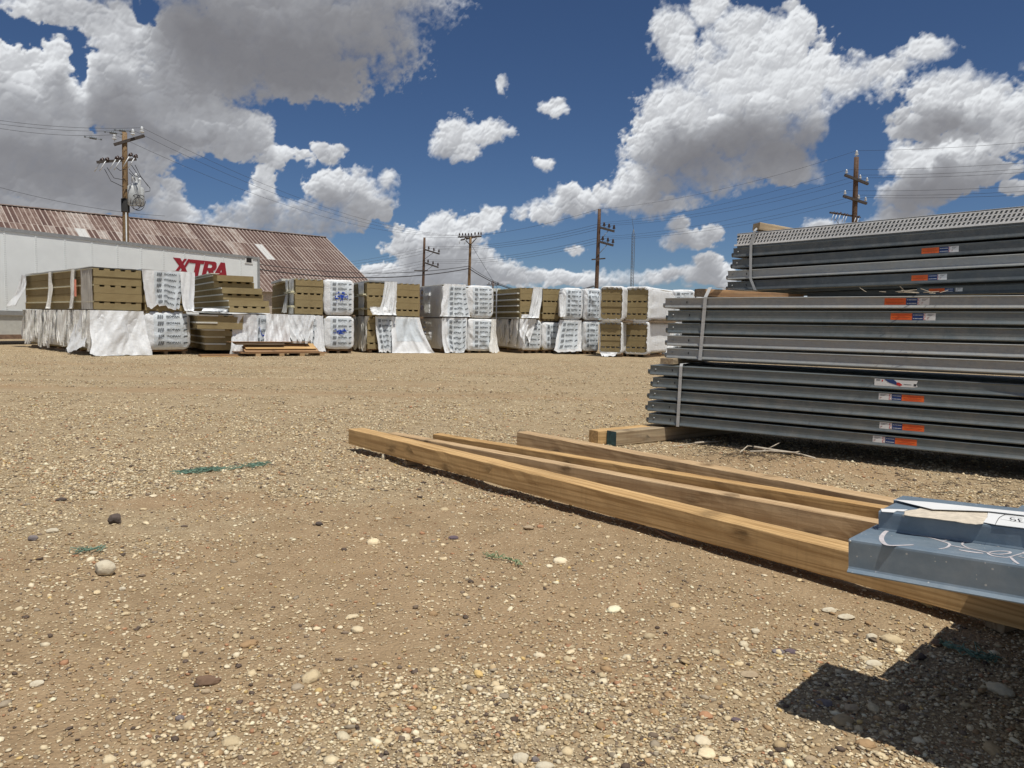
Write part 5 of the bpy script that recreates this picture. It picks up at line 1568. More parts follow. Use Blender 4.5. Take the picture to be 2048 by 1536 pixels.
# local x points right along the ridge, so the building lies at negative x; local y points away from camera
sgn = 1
loc = eb.matrix_world.inverted()
yc = (loc.to_3x3() @ nrm).y                           # -1: towards camera
def rust(name, bias):
    t = NT(name); r = t.rnd(); v = t.co('Object', (1, 1, 1))
    off = t.n('ShaderNodeCombineXYZ', i_0=t.math('MULTIPLY', r, 53.0), i_1=t.math('MULTIPLY', r, 23.0), i_2=0.0)
    vv = t.n('ShaderNodeVectorMath', operation='ADD', i_0=v, i_1=off.outputs[0]).outputs[0]
    n1 = t.noise(vv, 1.2, 5, 0.7); n2 = t.noise(t.n('ShaderNodeVectorMath', operation='MULTIPLY', i_0=vv, i_1=(7, .5, .7)).outputs[0], 1.0, 4, 0.7)
    f = t.math('ADD', t.math('ADD', t.math('MULTIPLY', n1, .4), t.math('MULTIPLY', n2, .6)), t.math('MULTIPLY_ADD', r, .22, bias - .11))
    cc = t.ramp(f, [(0.26, (0.36, 0.33, 0.30)), (0.40, (0.19, 0.135, 0.11)), (0.52, (0.10, 0.056, 0.043)), (0.8, (0.065, 0.035, 0.029))])
    return t.done(t.bsdf(cc, 0.85, 0, t.bump(t.noise(vv, 8, 3), .2, .02)))
M['rust_sheet'] = rust('rusty_sheet', .14); M['pale_rust_sheet'] = rust('half_rusted_sheet', -.07)
t = NT('rusty_sheet_ribs'); v = t.co('Object'); r = t.rnd()
cc = t.ramp(t.math('ADD', t.noise(v, 2.5, 5, 0.7), t.math('MULTIPLY', t.math('SUBTRACT', r, .5), .3)), [(0.3, (0.52, 0.47, 0.42)), (0.55, (0.38, 0.31, 0.27)), (0.8, (0.20, 0.13, 0.105))])
M['rust_rib'] = t.done(t.bsdf(cc, 0.8))
M['new_sheet'] = plain('unrusted_sheet', (0.50, 0.50, 0.48), 0.6)
SL = math.hypot(slope_run, drop); courses = 4; cl = SL / courses; sw = .80
def sheet_mesh(m0, m1):
    mb = MB()
    pr = []
    nr = 2
    for k in range(nr):
        a = k * sw / nr
        pr += [(a, 0, 0), (a + .30 * sw / nr * 1.0 - .0, 0, 0)]
    # flat pan + raised trapezoid rib, twice
    xs = []
    for k in range(nr):
        a = k * sw / nr; p = sw / nr
        xs += [(a, .0), (a + p * .76, .0), (a + p * .82, .035), (a + p * .94, .035)]
    xs.append((sw, 0.0))
    vs = [(x, 0, z) for x, z in xs] + [(x, cl * 1.02, z) for x, z in xs]; n = len(xs)
    for i in range(n - 1):
        mb.add([vs[i], vs[i + 1], vs[n + i + 1], vs[n + i]], [(0, 1, 2, 3)], 1 if i % 4 in (1, 2, 3) else 0)
    # lap edge
    mb.box(0, cl * 1.005, -.004, sw, cl * 1.02, .004, 1)
    return mb.mesh('roof_sheet', [m0, m1])
ms = sheet_mesh(M['rust_sheet'], M['rust_rib']); mp = sheet_mesh(M['pale_rust_sheet'], M['rust_rib']); mn = sheet_mesh(M['new_sheet'], M['new_sheet'])
nx = int(LB / sw)
RO = bpy.data.objects.new('roof', None); COL.objects.link(RO); RO.parent = eb; RO.location = (0, 0, ZR)
an = math.atan2(drop, slope_run)
rr = random.Random(5)
for side in (-1, 1):
    for i in range(nx):
        for c in range(courses):
            new = side == -1 and ((i in (27, 28, 31) and c in (1, 2) and rr.random() < .75) or (i, c) in ((11, 1),))
            if side == 1 and c > 0: continue
            pale = (i > 24 and (i * 7 + c * 3) % 5 < 3) or (8 < i <= 24 and rr.random() < .22) or c == 0 and i > 14 and rr.random() < .5
            m_ = mn if new else mp if pale else ms
            o = bpy.data.objects.new('roof_sheet', m_); COL.objects.link(o); o.parent = RO
            if side == -1:
                # local y of the sheet runs down the slope towards the camera
                ydir = Vector((0, -math.cos(an), -math.sin(an))); xdir = Vector((-1, 0, 0))
            else:
                ydir = Vector((0, math.cos(an), -math.sin(an))); xdir = Vector((1, 0, 0))
            zdir = xdir.cross(ydir)
            if zdir.z < 0: xdir = -xdir; zdir = -zdir
            base = Vector((0, 0, 0)) + ydir * (c * cl) + zdir * (.012 * (courses - c) * .5)
            px_ = -(i + 1) * sw if xdir.x > 0 else -i * sw
            sc = 1 if side == -1 else courses
            o.matrix_local = Matrix(((xdir.x, ydir.x * sc, zdir.x, base.x + px_), (xdir.y, ydir.y * sc, zdir.y, base.y), (xdir.z, ydir.z * sc, zdir.z, base.z), (0, 0, 0, 1)))
mb = MB(); mb.box(-nx * sw, -.25, .02, .05, .25, .09); mb.build('ridge_cap', [M['rust_rib']], RO)
ye = slope_run * .99; ze = ZR - drop * .99
mb = MB(); mb.tube([(.04, 0, .03), (.04, -ye, -drop * .99)], .06, 4); mb.build('rake_trim', [M['rust_rib']], RO)
mb = MB()
mb.box(-nx * sw, -ye + .3, 0, -.1, -ye + .42, ze + .15)
mb.build('wall', [M['barn_wall']], eb)
mb = MB(); mb.box(-nx * sw, ye - .42, 0, -.1, ye - .3, ze + .15); mb.build('wall', [M['barn_wall']], eb)
mb = MB(); vs = [(-.1, -ye + .3, 0), (-.1, ye - .3, 0), (-.1, ye - .3, ze + .1), (-.1, 0, ZR - .1), (-.1, -ye + .3, ze + .1)]
mb.add(vs + [(a - .1, b_, c_) for a, b_, c_ in vs], [(0, 1, 2, 3, 4), (9, 8, 7, 6, 5)] + [(i, (i + 1) % 5, 5 + (i + 1) % 5, 5 + i) for i in range(5)], 0); mb.build('gable_wall', [M['barn_wall']], eb)

# ------------------------------------------------------------------ utility poles
def pole(px_b, px_t, py_t, Y, r, label, mat, name='utility_pole'):
    top = dp(px_t, py_t, Y); b_ = dp(px_b, 760, Y); b_.z = 0
    e = empty(name, b_, label, 'utility pole', 'utility poles beyond the yard')
    v_ = top - b_; mb = MB(); n = 8
    mb.tube([v_ * (i / n) for i in range(n + 1)], r * 1.25, 10, 0, r * .85); mb.build('pole', [mat], e)
    return e, b_, v_
def arm(e, c, d, L, w=.10, name='crossarm', m=None):
    d = Vector(d).normalized(); c = Vector(c); a = c - d * L / 2
    mb = MB(); mb.box(0, -w / 2, -w / 2, L, w / 2, w / 2)
    o = mb.build(name, [m or M['arm']], e); o.matrix_local = frame(a, d); return o
def insul(e, p, s=1.0, m=None):
    mb = MB(); mb.lathe(p, [(.02 * s, 0), (.02 * s, .08 * s), (.09 * s, .09 * s), (.095 * s, .13 * s), (.05 * s, .16 * s), (.08 * s, .18 * s), (.05 * s, .24 * s), (.06 * s, .27 * s), (.02 * s, .33 * s)], 8)
    return mb.build('insulator', [m or M['porcelain']], e)
def brace(e, a, b_, r=.02, m=None, name='brace'):
    mb = MB(); mb.tube([a, b_], r, 5); return mb.build(name, [m or M['arm']], e)
# big pole behind the trailer
eA, bA, vA = pole(256, 249, 265, 41.0, .15, 'tall brown wooden pole with transformers standing behind the trailer at left', M['pole'])
def at_pole(e, b_, px, py, Y): return dp(px, py, Y) - b_
sc_ = 41.0 / F0
a0, a1 = at_pole(eA, bA, 227, 289, 40.6), at_pole(eA, bA, 288, 271, 41.3)
arm(eA, (a0 + a1) / 2 + Vector((0, .05, 0)), a1 - a0, (a1 - a0).length, .14)
insA = []
for px, py in ((229, 283), (266, 274), (284, 269)):
    p = at_pole(eA, bA, px, py, 40.9); insul(eA, p, 1.25); insA.append(p + bA + Vector((0, 0, .35)))
# cut-out rack
c0, c1 = at_pole(eA, bA, 192, 324, 40.3), at_pole(eA, bA, 272, 318, 41.2)
arm(eA, (c0 + c1) / 2 + Vector((0, .05, 0)), c1 - c0, (c1 - c0).length, .12)
def cutout(e, p, dx=-.28, s=1.0):
    p = Vector(p)
    mb = MB(); mb.tube([p + Vector((.12, 0, .18)) * s, p + Vector((-.02, -.1, .0)) * s], .07 * s, 8, 0); mb.tube([p + Vector((.0, -.1, .12)) * s, p + Vector((.20, -.1, .02)) * s], .05 * s, 8, 0)
    o = mb.build('cutout', [M['brown_ins']], e)
    mb = MB(); mb.tube([p + Vector((.02, -.12, -.02)) * s, p + Vector((dx, -.25, -.62)) * s], .028 * s, 6, 0); mb.build('fuse_tube', [M['porcelain']], o)
for px, py in ((203, 323), (213, 322), (233, 319), (242, 320), (260, 313), (270, 316)): cutout(eA, at_pole(eA, bA, px, py, 40.6), s=.9)
# transformers
for px, py, h_ in ((265, 391, 1.05), (272, 388, 1.15), (279, 393, .95)):
    p = at_pole(eA, bA, px, py, 41.0 + (px - 265) * .03)
    mb = MB(); mb.lathe(p, [(.20, -h_ / 2), (.24, -h_ / 2 + .05), (.24, h_ / 2 - .05), (.17, h_ / 2)], 12); o = mb.build('transformer', [M['tank']], eA)
    mb = MB(); mb.lathe(p + Vector((.03, 0, h_ / 2)), [(.05, 0), (.09, .08), (.05, .16), (.09, .24), (.06, .36), (.09, .42), (.03, .5)], 8); mb.build('bushing', [M['porcelain']], o)
    brace(eA, p + Vector((0, 0, .1)), Vector((vA.x * p.z / vA.z, vA.y * p.z / vA.z, p.z + .1)), .04, M['tank'], 'bracket')
mb = MB(); zc = (at_pole(eA, bA, 254, 411, 41)).z
mb.lathe((vA.x * zc / vA.z, vA.y * zc / vA.z, zc), [(.205, -.34), (.205, .34)], 12); mb.build('black_band', [M['black']], eA)
mb = MB()
for (cx, cy, rx, ry) in ((272, 404, 11, 15), (281, 402, 10, 12), (277, 408, 12, 13)):
    mb.tube([at_pole(eA, bA, cx + rx * math.cos(k * .4), cy + ry * math.sin(k * .4), 40.6 + k * .02) for k in range(15)], .018, 4)
for pts in (((209, 338), (222, 362), (247, 374)), ((214, 335), (228, 356), (248, 360)), ((263, 330), (276, 350), (282, 354), (300, 376), (300, 382), (290, 384)), ((258, 338), (270, 352), (280, 355)), ((258, 345), (266, 352), (271, 362)), ((232, 335), (240, 341), (252, 338)), ((270, 330), (281, 352), (296, 372))):
    mb.tube([at_pole(eA, bA, a, b_, 40.7) for a, b_ in pts], .016, 4)
mb.build('jumper_wires', [M['wire']], eA)
mb = MB(); p0 = at_pole(eA, bA, 252, 425, 40.75); mb.tube([p0, Vector((p0.x - .02, p0.y, 0))], .035, 6); mb.build('conduit', [M['tank']], eA)
# distant double arm pole (left of centre)
eB, bB, vB = pole(843, 849, 475, 99.0, .17, 'distant grey pole with two one sided arms, left of the crowded top pole', M['pole_dark'])
eE, bE, vE = pole(1187, 1199, 418, 70.0, .17, 'reddish brown pole with two one sided arms, left of the lattice mast', M['pole_dark'])
eC, bC, vC = pole(934, 941, 474, 80.0, .15, 'pole whose top is crowded with insulators, above the netted bundle', M['pole'])
eD, bD, vD = pole(984, 986, 562, 170.0, .17, 'small far pole just above the printed bundles', M['pole_dark'])
eG, bG, vG = pole(1697, 1713, 314, 51.0, .17, 'dark brown pole with two crossarms behind the highest steel bundle', M['pole_dark'])
insB, insE, insG = [], [], []
for e_, b_, Y, arms_, store, bm in ((eB, bB, 99.0, [((849, 499), (879, 508)), ((848, 525), (877, 535))], insB, M['brown_ins']), (eE, bE, 70.0, [((1200, 455), (1229, 463)), ((1197, 483), (1227, 491))], insE, M['brown_ins'])):
    for (p, q) in arms_:
        A_, B_ = at_pole(e_, b_, *p, Y - .2), at_pole(e_, b_, *q, Y - .2); arm(e_, (A_ + B_) / 2, B_ - A_, (B_ - A_).length, .18)
        for f_ in (.28, .62, .96):
            pp = A_.lerp(B_, f_) + Vector((0, 0, .09)); insul(e_, pp, 1.5, bm); store.append(pp + b_ + Vector((0, 0, .45)))
        brace(e_, A_.lerp(B_, .62), Vector((vE.x * 0 + A_.x - .1, A_.y, A_.z - 1.3)), .03, M['mast'] if e_ is eE else None)
arm(eB, at_pole(eB, bB, 842, 541, 98.7), (1, .1, .02), 1.7, .12); arm(eE, at_pole(eE, bE, 1197, 518, 69.7), (1, .3, .12), 1.3, .12)
c0 = at_pole(eC, bC, 916, 474, 79.6); c1 = at_pole(eC, bC, 963, 473, 80.3); arm(eC, (c0 + c1) / 2, c1 - c0, (c1 - c0).length, .14)
c2_ = at_pole(eC, bC, 922, 480, 79.0); c3_ = at_pole(eC, bC, 957, 473, 81.0); arm(eC, (c2_ + c3_) / 2, c3_ - c2_, (c3_ - c2_).length, .14)
for px in (919, 925, 931, 937, 943, 950, 957, 962): insul(eC, at_pole(eC, bC, px, 473 - (2 if px > 945 else 0), 79.5), 1.1, M['brown_ins'])
for px, py in ((921, 476), (931, 477), (946, 476)): cutout(eC, at_pole(eC, bC, px, py, 79.4), -.1, 1.0)
brace(eC, at_pole(eC, bC, 928, 477, 79.6), at_pole(eC, bC, 940, 490, 79.8), .05); brace(eC, at_pole(eC, bC, 953, 476, 79.8), at_pole(eC, bC, 941, 490, 79.8), .05)
arm(eD, at_pole(eD, bD, 987, 570, 170), (1, 0, 0), 3.0, .2)
for px in (978, 983, 990, 996): insul(eD, at_pole(eD, bD, px, 569, 170), 1.6, M['brown_ins'])
for (p, q) in (((1690, 350), (1736, 368)), ((1687, 392), (1733, 407))):
    A_, B_ = at_pole(eG, bG, *p, 50.6), at_pole(eG, bG, *q, 51.0); arm(eG, (A_ + B_) / 2, B_ - A_, (B_ - A_).length, .15)
    for f_ in (.06, .65, .95):
        pp = A_.lerp(B_, f_) + Vector((0, 0, .07)); insul(eG, pp, 1.0); insG.append(pp + bG + Vector((0, 0, .3)))
insul(eG, vG, 1.3)
c0, c1 = at_pole(eG, bG, 1660, 425, 50.2), at_pole(eG, bG, 1718, 434, 51.4); arm(eG, (c0 + c1) / 2, c1 - c0, (c1 - c0).length, .10)
for px, py in ((1666, 428), (1672, 429), (1679, 429), (1687, 431), (1692, 432), (1710, 435), (1716, 436)): cutout(eG, at_pole(eG, bG, px, py, 50.4), -.22, .7)
mb = MB()
for pts in (((1671, 438), (1678, 450), (1690, 458)), ((1717, 440), (1728, 450), (1735, 458)), ((1676, 440), (1677, 452))): mb.tube([at_pole(eG, bG, a, b_, 50.3) for a, b_ in pts], .014, 4)
mb.build('jumper_wires', [M['wire']], eG)

# lattice mast
top = dp(1262, 421, 195.0); bt = dp(1258, 760, 195.0); bt.z = 0
em = empty('radio_mast', bt, 'thin lattice radio mast with a whip aerial, seen faint beyond the yard', 'radio mast')
hm = dp(1260, 458, 195.0).z; R = .42
for k in range(3):
    a = k * 2.094 + .3; mb = MB(); mb.tube([(R * math.cos(a), R * math.sin(a), 0), (R * math.cos(a), R * math.sin(a), hm - 1.5), (0, 0, hm)], .06, 4); mb.build('mast_leg', [M['mast']], em)
mb = MB(); nz_ = 34
for i in range(nz_):
    for k in range(3):
        a = k * 2.094 + .3; b2 = a + 2.094; za = i * (hm - 1.5) / nz_; zc = (i + 1) * (hm - 1.5) / nz_
        mb.tube([(R * math.cos(a), R * math.sin(a), za), (R * math.cos(b2), R * math.sin(b2), zc)], .03, 3, cap=False)
o = mb.build('lattice', [M['mast']], em); o['kind'] = 'stuff'
mb = MB(); mb.tube([(0, 0, hm), top - bt], .05, 5, 0, .02); mb.build('aerial', [M['mast']], em)

# ------------------------------------------------------------------ overhead wires
def wire(P0, P1, sag, label, r=.008, n=18):
    pts = cat_curve(P0, P1, sag, n); o0 = pts[0]
    mb = MB(); mb.tube([p - o0 for p in pts], r, 5)
    o = mb.build('overhead_wire', [M['wire']]); o.location = o0
    return tag(o, label, 'overhead wire', 'overhead wires strung between the poles')
gt = bG + vG + Vector((0, 0, .4)); et = bE + vE
lev = ['highest', 'second', 'third', 'fourth', 'fifth', 'lowest']
for k in range(6):
    ends = [(2048, 307), (2048, 319), (2048, 326), (2048, 354), (2048, 364), (2048, 371)][k]
    P = insG[k]; Q = dp(ends[0], ends[1], 41.0); Q = P + (Q - P) * 2.4
    wire(P, Q, .5, '%s arm wire running right from the dark brown pole' % lev[k])
    wire(insE[k], insG[k], .55, '%s arm wire between the reddish pole and the dark brown pole' % lev[k])
    wire(insB[k], insE[k], .7, '%s arm wire between the distant grey pole and the reddish pole' % lev[k], .013)
    Q = dp([0, 0, 0, 0, 0, 0][k] + 560, 560 - 12 * (5 - k) * .55, 150.0); wire(insB[k], Q, 1.0, '%s arm wire running left from the distant grey pole' % lev[k], .014)
Q = dp(2048, 266, 41.0); Q = gt + (Q - gt) * 2.4; wire(gt, Q, .5, 'single top wire running right from the tip of the dark brown pole')
wire(et, gt, .6, 'single top wire from the reddish pole tip to the dark brown pole tip')
wire(bB + vB, et, .8, 'single top wire from the distant grey pole tip to the reddish pole tip', .013)
lev3 = ['nearest', 'middle', 'farthest']
for k, (p, yl) in enumerate(zip(insA, (246, 237, 230))):
    L_ = dp(0, yl, 36.0); L_ = p + (L_ - p) * 1.4
    wire(p, L_, .3, '%s wire running left from the transformer pole' % lev3[k])
    wire(p, bC + vC + Vector((-1.0 + k, 0, .2)), 1.6, '%s wire from the transformer pole down to the crowded pole' % lev3[k])
# strain insulators on the left wires
for k, (x0_, y0_, x1_2, y1_, lab) in enumerate(((168, 273, 204, 279, 'lowest'), (208, 263, 245, 268, 'middle'), (228, 259, 262, 263, 'highest'))):
    a, b_ = dp(x0_, y0_, 39.5), dp(x1_2, y1_, 39.9); mb = MB()
    pts = [a.lerp(b_, i / 10) - a for i in range(11)]
    mb.tube(pts, .02, 5)
    for i in (3, 4, 5, 6): mb.tube([pts[i], pts[i + 1]], .07, 6)
    mb.tube([pts[0], pts[1]], .05, 5); mb.tube([pts[9], pts[10]], .05, 5)
    o = mb.build('strain_insulator', [M['mast']]); o.location = a
    tag(o, '%s strain insulator on the wires left of the transformer pole' % lab, 'insulator', 'strain insulators beside the transformer pole')
# heavy cables across the middle
C_mid = dp(938, 537, 79.8); E_mid = dp(1188, 573, 69.8); C_m2 = dp(938, 532, 79.8)
wire(dp(420, 522, 60), C_mid, 1.1, 'thick black cable from behind the trailer to the crowded pole', .045)
wire(dp(420, 512, 60), C_m2, 1.0, 'thin cable above the thick one, left of the crowded pole', .028)
wire(C_mid, E_mid, 1.5, 'thick black cable sagging from the crowded pole to the reddish pole', .045)
wire(C_m2, dp(1188, 571, 69.8), 1.6, 'thin cable sagging just above the thick one to the reddish pole', .025)
wire(E_mid, dp(1330, 625, 45), .4, 'thick cable dropping right from the reddish pole behind the bundles', .03)
wire(dp(943, 490, 79.8), dp(1010, 600, 66), .05, 'guy wire slanting down right from the crowded pole', .018)
wire(dp(0, 375, 52), dp(330, 432, 60), .3, 'faint wire across the lower clouds behind the transformer pole', .012)

# ------------------------------------------------------------------ pallet with boards in front of the bundles
p0, p1 = gp(482, 713.5), gp(654, 712.0)
ep = empty('pallet', frame(p0, p1 - p0), 'low pallet with loose brown boards lying on it in front of the crumpled bundle', 'pallet')
Lp = (p1 - p0).length
for k, f_ in enumerate((.20, .47, .71, .95)):
    mb = MB(); mb.box(Lp * f_ - .09, .0, 0, Lp * f_ + .05, 1.1, .085); mb.build('runner', [M['beam_grey']], ep)
for k in range(5):
    mb = MB(); mb.box(.0, .01 + .22 * k, .088, Lp, .18 + .22 * k, .115); mb.build('slat', [M['pallet_wood']], ep)
def board(x0, y0, z0, L_, w, h, tilt, lab, m='pallet_wood', rz=0.0, cat='board'):
    mb = MB(); mb.box(0, 0, 0, L_, w, h, 0, .0)
    o = mb.build('board', [M[m]]); 
    o.matrix_world = ep.matrix_world @ Matrix.Translation((x0, y0, z0)) @ Matrix.Rotation(rz, 4, 'Z') @ Matrix.Rotation(tilt, 4, 'X')
    return tag(o, lab, cat, 'loose boards round the low pallet')
board(.12, .02, .118, Lp * .86, .42, .022, .35, 'wide tan board leaning on the pallet, lowest of the pile')
board(.16, .10, .20, Lp * .82, .36, .022, .40, 'tan board second from below on the pallet', 'beam')
board(-.25, .22, .40, Lp * .92, .5, .020, -.02, 'topmost board on the pallet, overhanging to the left', 'pallet_wood', -.02)
board(-.10, .16, .33, Lp * .55, .4, .03, .1, 'dark warped board under the topmost one', 'pallet_dark', -.01)
board(.3, .55, .118, Lp * .7, .45, .24, 0, 'block of stacked offcuts hidden under the leaning boards', 'pallet_dark')
board(-1.05, .15, .0, 1.0, .3, .06, 0, 'short brown board flat on the dirt left of the pallet', 'pallet_wood')
board(-1.05, -.02, .0, 1.0, .13, .022, 0, 'pale lath flat on the dirt left of the pallet', 'beam')

# ------------------------------------------------------------------ stones one can point at
M['st_white'] = m_stone('chalky_stone', (0.66, 0.60, 0.46), (0.50, 0.43, 0.31)); M['st_dark'] = m_stone('dark_stone', (0.13, 0.10, 0.085), (0.07, 0.058, 0.05)); M['st_grey'] = m_stone('grey_stone', (0.24, 0.21, 0.20), (0.15, 0.13, 0.13))
M['st_tan'] = m_stone('tan_stone', (0.48, 0.38, 0.25), (0.34, 0.26, 0.17)); M['st_brown'] = m_stone('brown_stone', (0.22, 0.14, 0.09), (0.15, 0.095, 0.06)); M['st_purple'] = m_stone('purplish_stone', (0.17, 0.125, 0.135), (0.11, 0.085, 0.10))
def rock(px, py, wpx, hpx, mat, label, seed, flat=.75, name='rock', ang=.25, sub=3):
    c = gp(px, py); s_ = c.y / F0 * wpx / 2; rr = np.random.default_rng(seed)
    V, Fc = ico(sub)
    n_ = V.copy()
    d = 1 + .0 * V[:, 0]
    for k in range(7):                                   # cut facets
        nv = rr.normal(size=3); nv /= np.linalg.norm(nv); lim = rr.uniform(.62, .92)
        q = n_ @ nv; over = np.clip(q - lim, 0, None); n_ = n_ - over[:, None] * nv[None] * (1 - ang * .5)
    n_ = n_ * (1 + .10 * (fbm(n_[:, 0] * 2.2 + seed, n_[:, 1] * 2.2 + n_[:, 2] * 1.7, seed, 3) - .5)[:, None] * 2)
    hh = max(hpx / wpx * flat, .12)
    n_ = n_ * np.array([1, .8, hh / .8]) * s_
    o = mesh_np(name, n_, Fc, M[mat], smooth=True)
    o.location = (c.x, c.y, float(ground_h(c.x, c.y)) + s_ * hh / .8 * .55); o.rotation_euler = (0, 0, 0)
    return tag(o, label, 'rock', 'stones lying about on the yard')
rock(210, 1146, 46, 30, 'st_white', 'pale cream fist sized rock lying alone on bare dirt at left', 1, .95)
rock(231, 1048, 28, 23, 'st_dark', 'round dark brown stone behind the pale cream rock', 2, 1.0)
rock(66, 1080, 20, 15, 'st_grey', 'small charcoal grey stone near the left edge', 3)
rock(104, 1066, 27, 10, 'st_white', 'flat cream stone beside the charcoal one', 4)
rock(186, 990, 19, 10, 'st_white', 'bright white chip of stone above the round dark stone', 5)
rock(122, 1003, 22, 9, 'st_dark', 'flat black stone left of the bright white chip', 6)
rock(245, 1178, 14, 10, 'st_white', 'small cream stone just below the pale rock', 7)
rock(638, 1049, 16, 11, 'st_dark', 'little black pointed stone alone on bare dirt', 8)
rock(907, 1080, 21, 8, 'st_purple', 'flat purplish stone in the open dirt near the long timber', 9)
rock(1057, 1062, 22, 11, 'st_tan', 'small tan stone in the open dirt below the timber', 10)
rock(1042, 1522, 36, 34, 'st_white', 'large whitish stone at the bottom edge of the picture', 11, .7)
rock(1090, 1540, 42, 30, 'st_white', 'whitish stone cut by the bottom edge', 12, .7)
rock(1071, 1522, 18, 22, 'st_grey', 'grey stone between the two whitish bottom stones', 13, .6)
rock(1101, 1469, 25, 18, 'st_tan', 'pale round stone a little above the whitish bottom stones', 14, .4)
rock(415, 1360, 56, 22, 'st_brown', 'thin rust brown slab of stone tilted in the dirt', 15, .45)
rock(411, 1382, 20, 12, 'st_tan', 'tan stone touching the rust brown slab', 16)
rock(360, 1441, 20, 12, 'st_grey', 'grey wedge shaped stone at lower left', 17)
rock(75, 1372, 30, 12, 'st_white', 'flat cream stone near the left edge at the bottom', 18)
rock(1658, 1221, 30, 15, 'st_white', 'pale rounded stone below the near timber, right side', 19, .5)
rock(1692, 1234, 36, 12, 'st_white', 'long pale stone right next to the pale rounded one', 20, .6)
rock(1498, 1352, 38, 22, 'st_tan', 'broad tan stone half sunk just left of the shadow', 21, .35)
rock(1557, 1302, 26, 14, 'st_grey', 'smooth greenish grey stone above the shadow, left of two', 22, .5)
rock(1582, 1303, 24, 15, 'st_purple', 'smooth brownish grey stone above the shadow, right of two', 23, .5)
rock(1748, 1327, 34, 18, 'st_white', 'pale stone at the upper edge of the shadow', 24, .6)
rock(1704, 1420, 34, 20, 'st_tan', 'pale stone lying inside the shadow', 25, .6)
rock(1650, 1408, 40, 18, 'st_grey', 'long flat stone inside the shadow', 26, .4)
rock(1744, 1272, 24, 16, 'st_white', 'cream stone above the shadow towards the timber', 27, .7)
rock(1510, 1262, 20, 12, 'st_white', 'whitish stone with a dark underside above the shadow', 28, .8)
rock(1472, 1444, 22, 16, 'st_purple', 'dull purple stone left of the shadow corner', 29, .4)
rock(1622, 1523, 26, 18, 'st_tan', 'tan stone at the bottom edge under the shadow', 30, .7)
rock(1842, 1314, 22, 16, 'st_dark', 'round dark stone on the shadow border', 31, .9)
rock(1875, 1285, 26, 14, 'st_brown', 'reddish brown stone near the timber by the shadow', 32, .7)
rock(767, 921, 9, 12, 'st_white', 'white pointed stone beside the far end of the near timber', 33, 1.0)
# chips and scraps
def chip(px, py, pts, mat, label, cat, th=.006, tilt=.1, name='wood_chip'):
    c = gp(px, py); s_ = c.y / F0; mb = MB(); n = len(pts)
    vs = [(a * s_, b_ * s_ * 2.6, 0) for a, b_ in pts]; vs2 = [(a, b_, th) for a, b_, _ in vs]
    mb.add(vs + vs2, [tuple(reversed(range(n))), tuple(range(n, 2 * n))] + [(i, (i + 1) % n, n + (i + 1) % n, n + i) for i in range(n)], 0)
    o = mb.build(name, [M[mat]]); o.location = (c.x, c.y, float(ground_h(c.x, c.y)) + .012); o.rotation_euler = (tilt, .08, 0)
    return tag(o, label, cat)
chip(1845, 1212, [(-14, 3), (-2, 7), (12, 6), (12, -6), (4, -5)], 'yellow', 'yellow wedge shaped wood chip on the dirt under the near sections', 'wood chip', .008, .3)
chip(1335, 1078, [(-22, 9), (-14, 7), (8, -3), (18, -9), (12, -9), (-10, 2)], 'st_brown', 'curled brown strip of bark beside the near timber', 'bark strip', .01, .2, 'bark_strip')
# green netting and twine
def twine(pts, r, mat, label, cat, seed, n=5, spread=.02, name='twine'):
    mb = MB(); rr = random.Random(seed); W_ = [gp(a, b_) for a, b_ in pts]; o0 = W_[0].copy()
    for k in range(n):
        P = []
        for i in range(len(W_) - 1):
            for j in range(7):
                q = W_[i].lerp(W_[i + 1], j / 7.0)
                P.append(Vector((q.x + rr.gauss(0, spread), q.y + rr.gauss(0, spread * 1.6), float(ground_h(q.x, q.y)) + .010 + abs(rr.gauss(0, .010)))) - o0)
        mb.tube(P, r, 4)
    o = mb.build(name, [M[mat]]); o.location = o0
    return tag(o, label, cat)
twine([(362, 950), (400, 945), (438, 942)], .0022, 'green_net', 'bunched dark green netting lying on the gravel, left lump', 'netting', 1, 11, .03, 'green_netting')
twine([(430, 943), (470, 940), (520, 934)], .0020, 'green_net', 'thin stretched green netting between two lumps on the gravel', 'netting', 2, 5, .02, 'green_netting')
twine([(508, 934), (538, 931)], .0022, 'green_net', 'bunched dark green netting lying on the gravel, right lump', 'netting', 3, 10, .03, 'green_netting')
twine([(970, 1117), (985, 1121), (1010, 1123), (1030, 1132), (1042, 1137)], .0022, 'green_strip', 'pale green plastic twine curled on bare dirt below the timber', 'twine', 4, 3, .006)
twine([(150, 1108), (180, 1105), (205, 1102)], .0018, 'green_net', 'wisp of green thread above the pale cream rock', 'twine', 5, 4, .012)
twine([(1880, 1290), (1950, 1315), (1995, 1322)], .0018, 'green_net', 'frayed green rope lying in the shadow', 'twine', 6, 9, .012)
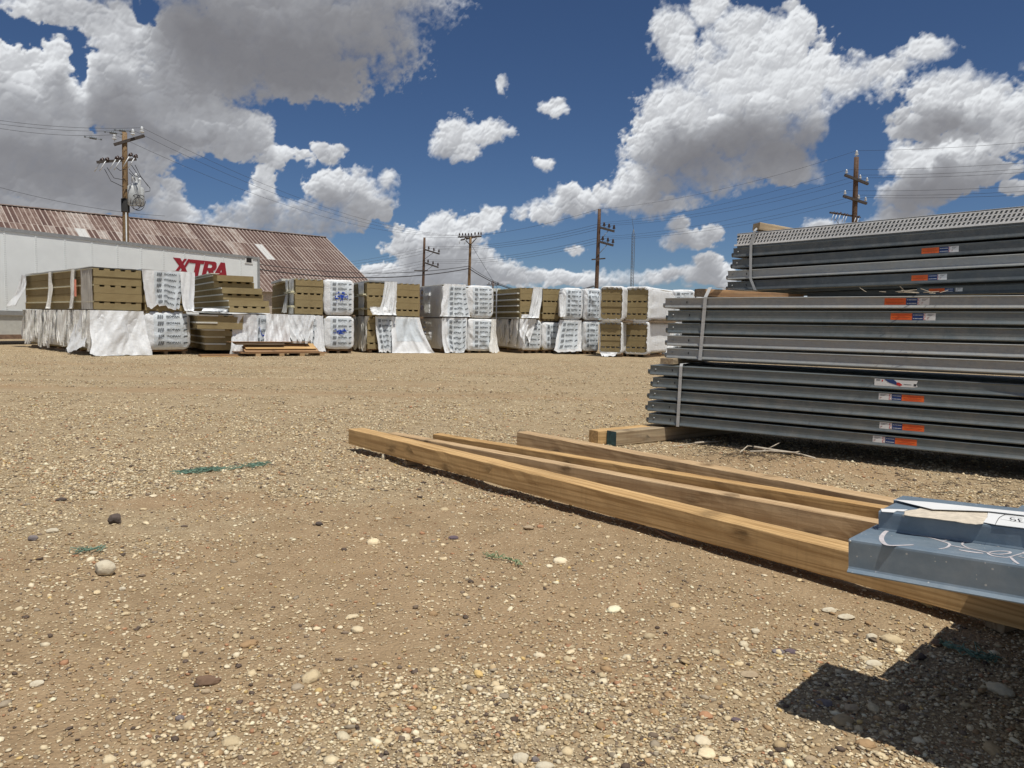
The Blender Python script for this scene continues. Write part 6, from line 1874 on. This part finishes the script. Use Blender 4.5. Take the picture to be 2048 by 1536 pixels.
# twigs before the lowest steel bundle
def twig(pts, r, mat, label, side=()):
    W_ = [gp(a, b_, z) for a, b_, z in pts]; o0 = W_[0].copy(); mb = MB(); mb.tube([w - o0 for w in W_], r, 6, 0, r * .6)
    for s0 in side:
        S0 = [gp(a, b_, z) - o0 for a, b_, z in s0]; mb.tube(S0, r * .5, 5, 0, r * .25)
    o = mb.build('twig', [M[mat]]); o.location = o0; return tag(o, label, 'twig', 'dry twigs before the lowest steel bundle')
twig([(1508, 894, .05), (1540, 899, .04), (1590, 906, .03), (1630, 916, .02)], .012, 'twig', 'thickest pale dry stick pointing towards the near sections', [[(1535, 898, .04), (1560, 885, .10)], [(1600, 908, .03), (1640, 920, .02)]])
twig([(1500, 903, .03), (1540, 902, .03), (1590, 905, .05), (1598, 903, .05)], .008, 'twig', 'thin pale twig crossing under the thickest stick', [[(1520, 903, .03), (1560, 890, .05)]])
twig([(1390, 886, .03), (1410, 884, .03), (1438, 883, .03)], .010, 'twig', 'short pale twig beside the square timber with the teal end', [[(1345, 893, .02), (1390, 886, .03)]])
twig([(1480, 905, .02), (1495, 892, .04), (1512, 893, .04)], .006, 'twig', 'curved hair thin twig at the left of the twig heap')
rr = random.Random(12); mb = MB(); o0 = gp(1490, 905)
for k in range(170):
    px = rr.gauss(1480, 55) if k < 110 else rr.uniform(1780, 2060); py = 905 + rr.gauss(0, 9) + (px - 1480) * .05 if k < 110 else 965 + (px - 1780) * .12 + rr.gauss(0, 22)
    a = gp(px, py, .008) - o0; d = Vector((rr.gauss(0, 1), rr.gauss(0, .6), 0)).normalized() * rr.uniform(.03, .14)
    mb.tube([a, a + d * .5 + Vector((0, 0, rr.uniform(.0, .02))), a + d], .0022, 4)
o = mb.build('plant_litter', [M['twig_dark']]); o.location = o0; tag(o, 'dark dry plant litter scattered before the steel bundles', kind='stuff')
# litter caught between the bundles
mb = MB(); o0 = f2 @ Vector((2.35, .05, .60)); rr = random.Random(3)
for k in range(12):
    a = Vector((rr.uniform(-.6, .0), rr.uniform(-.06, .08), 0)); d = Vector((rr.gauss(0, 1), rr.gauss(0, .4), rr.uniform(0, .12))).normalized() * rr.uniform(.04, .16); mb.tube([a, a + d], .0022, 4)
o = mb.build('dry_grass_wisp', [M['twig']]); o.location = o0; tag(o, 'wisp of dry grass caught on top of the middle steel bundle', 'dry grass')
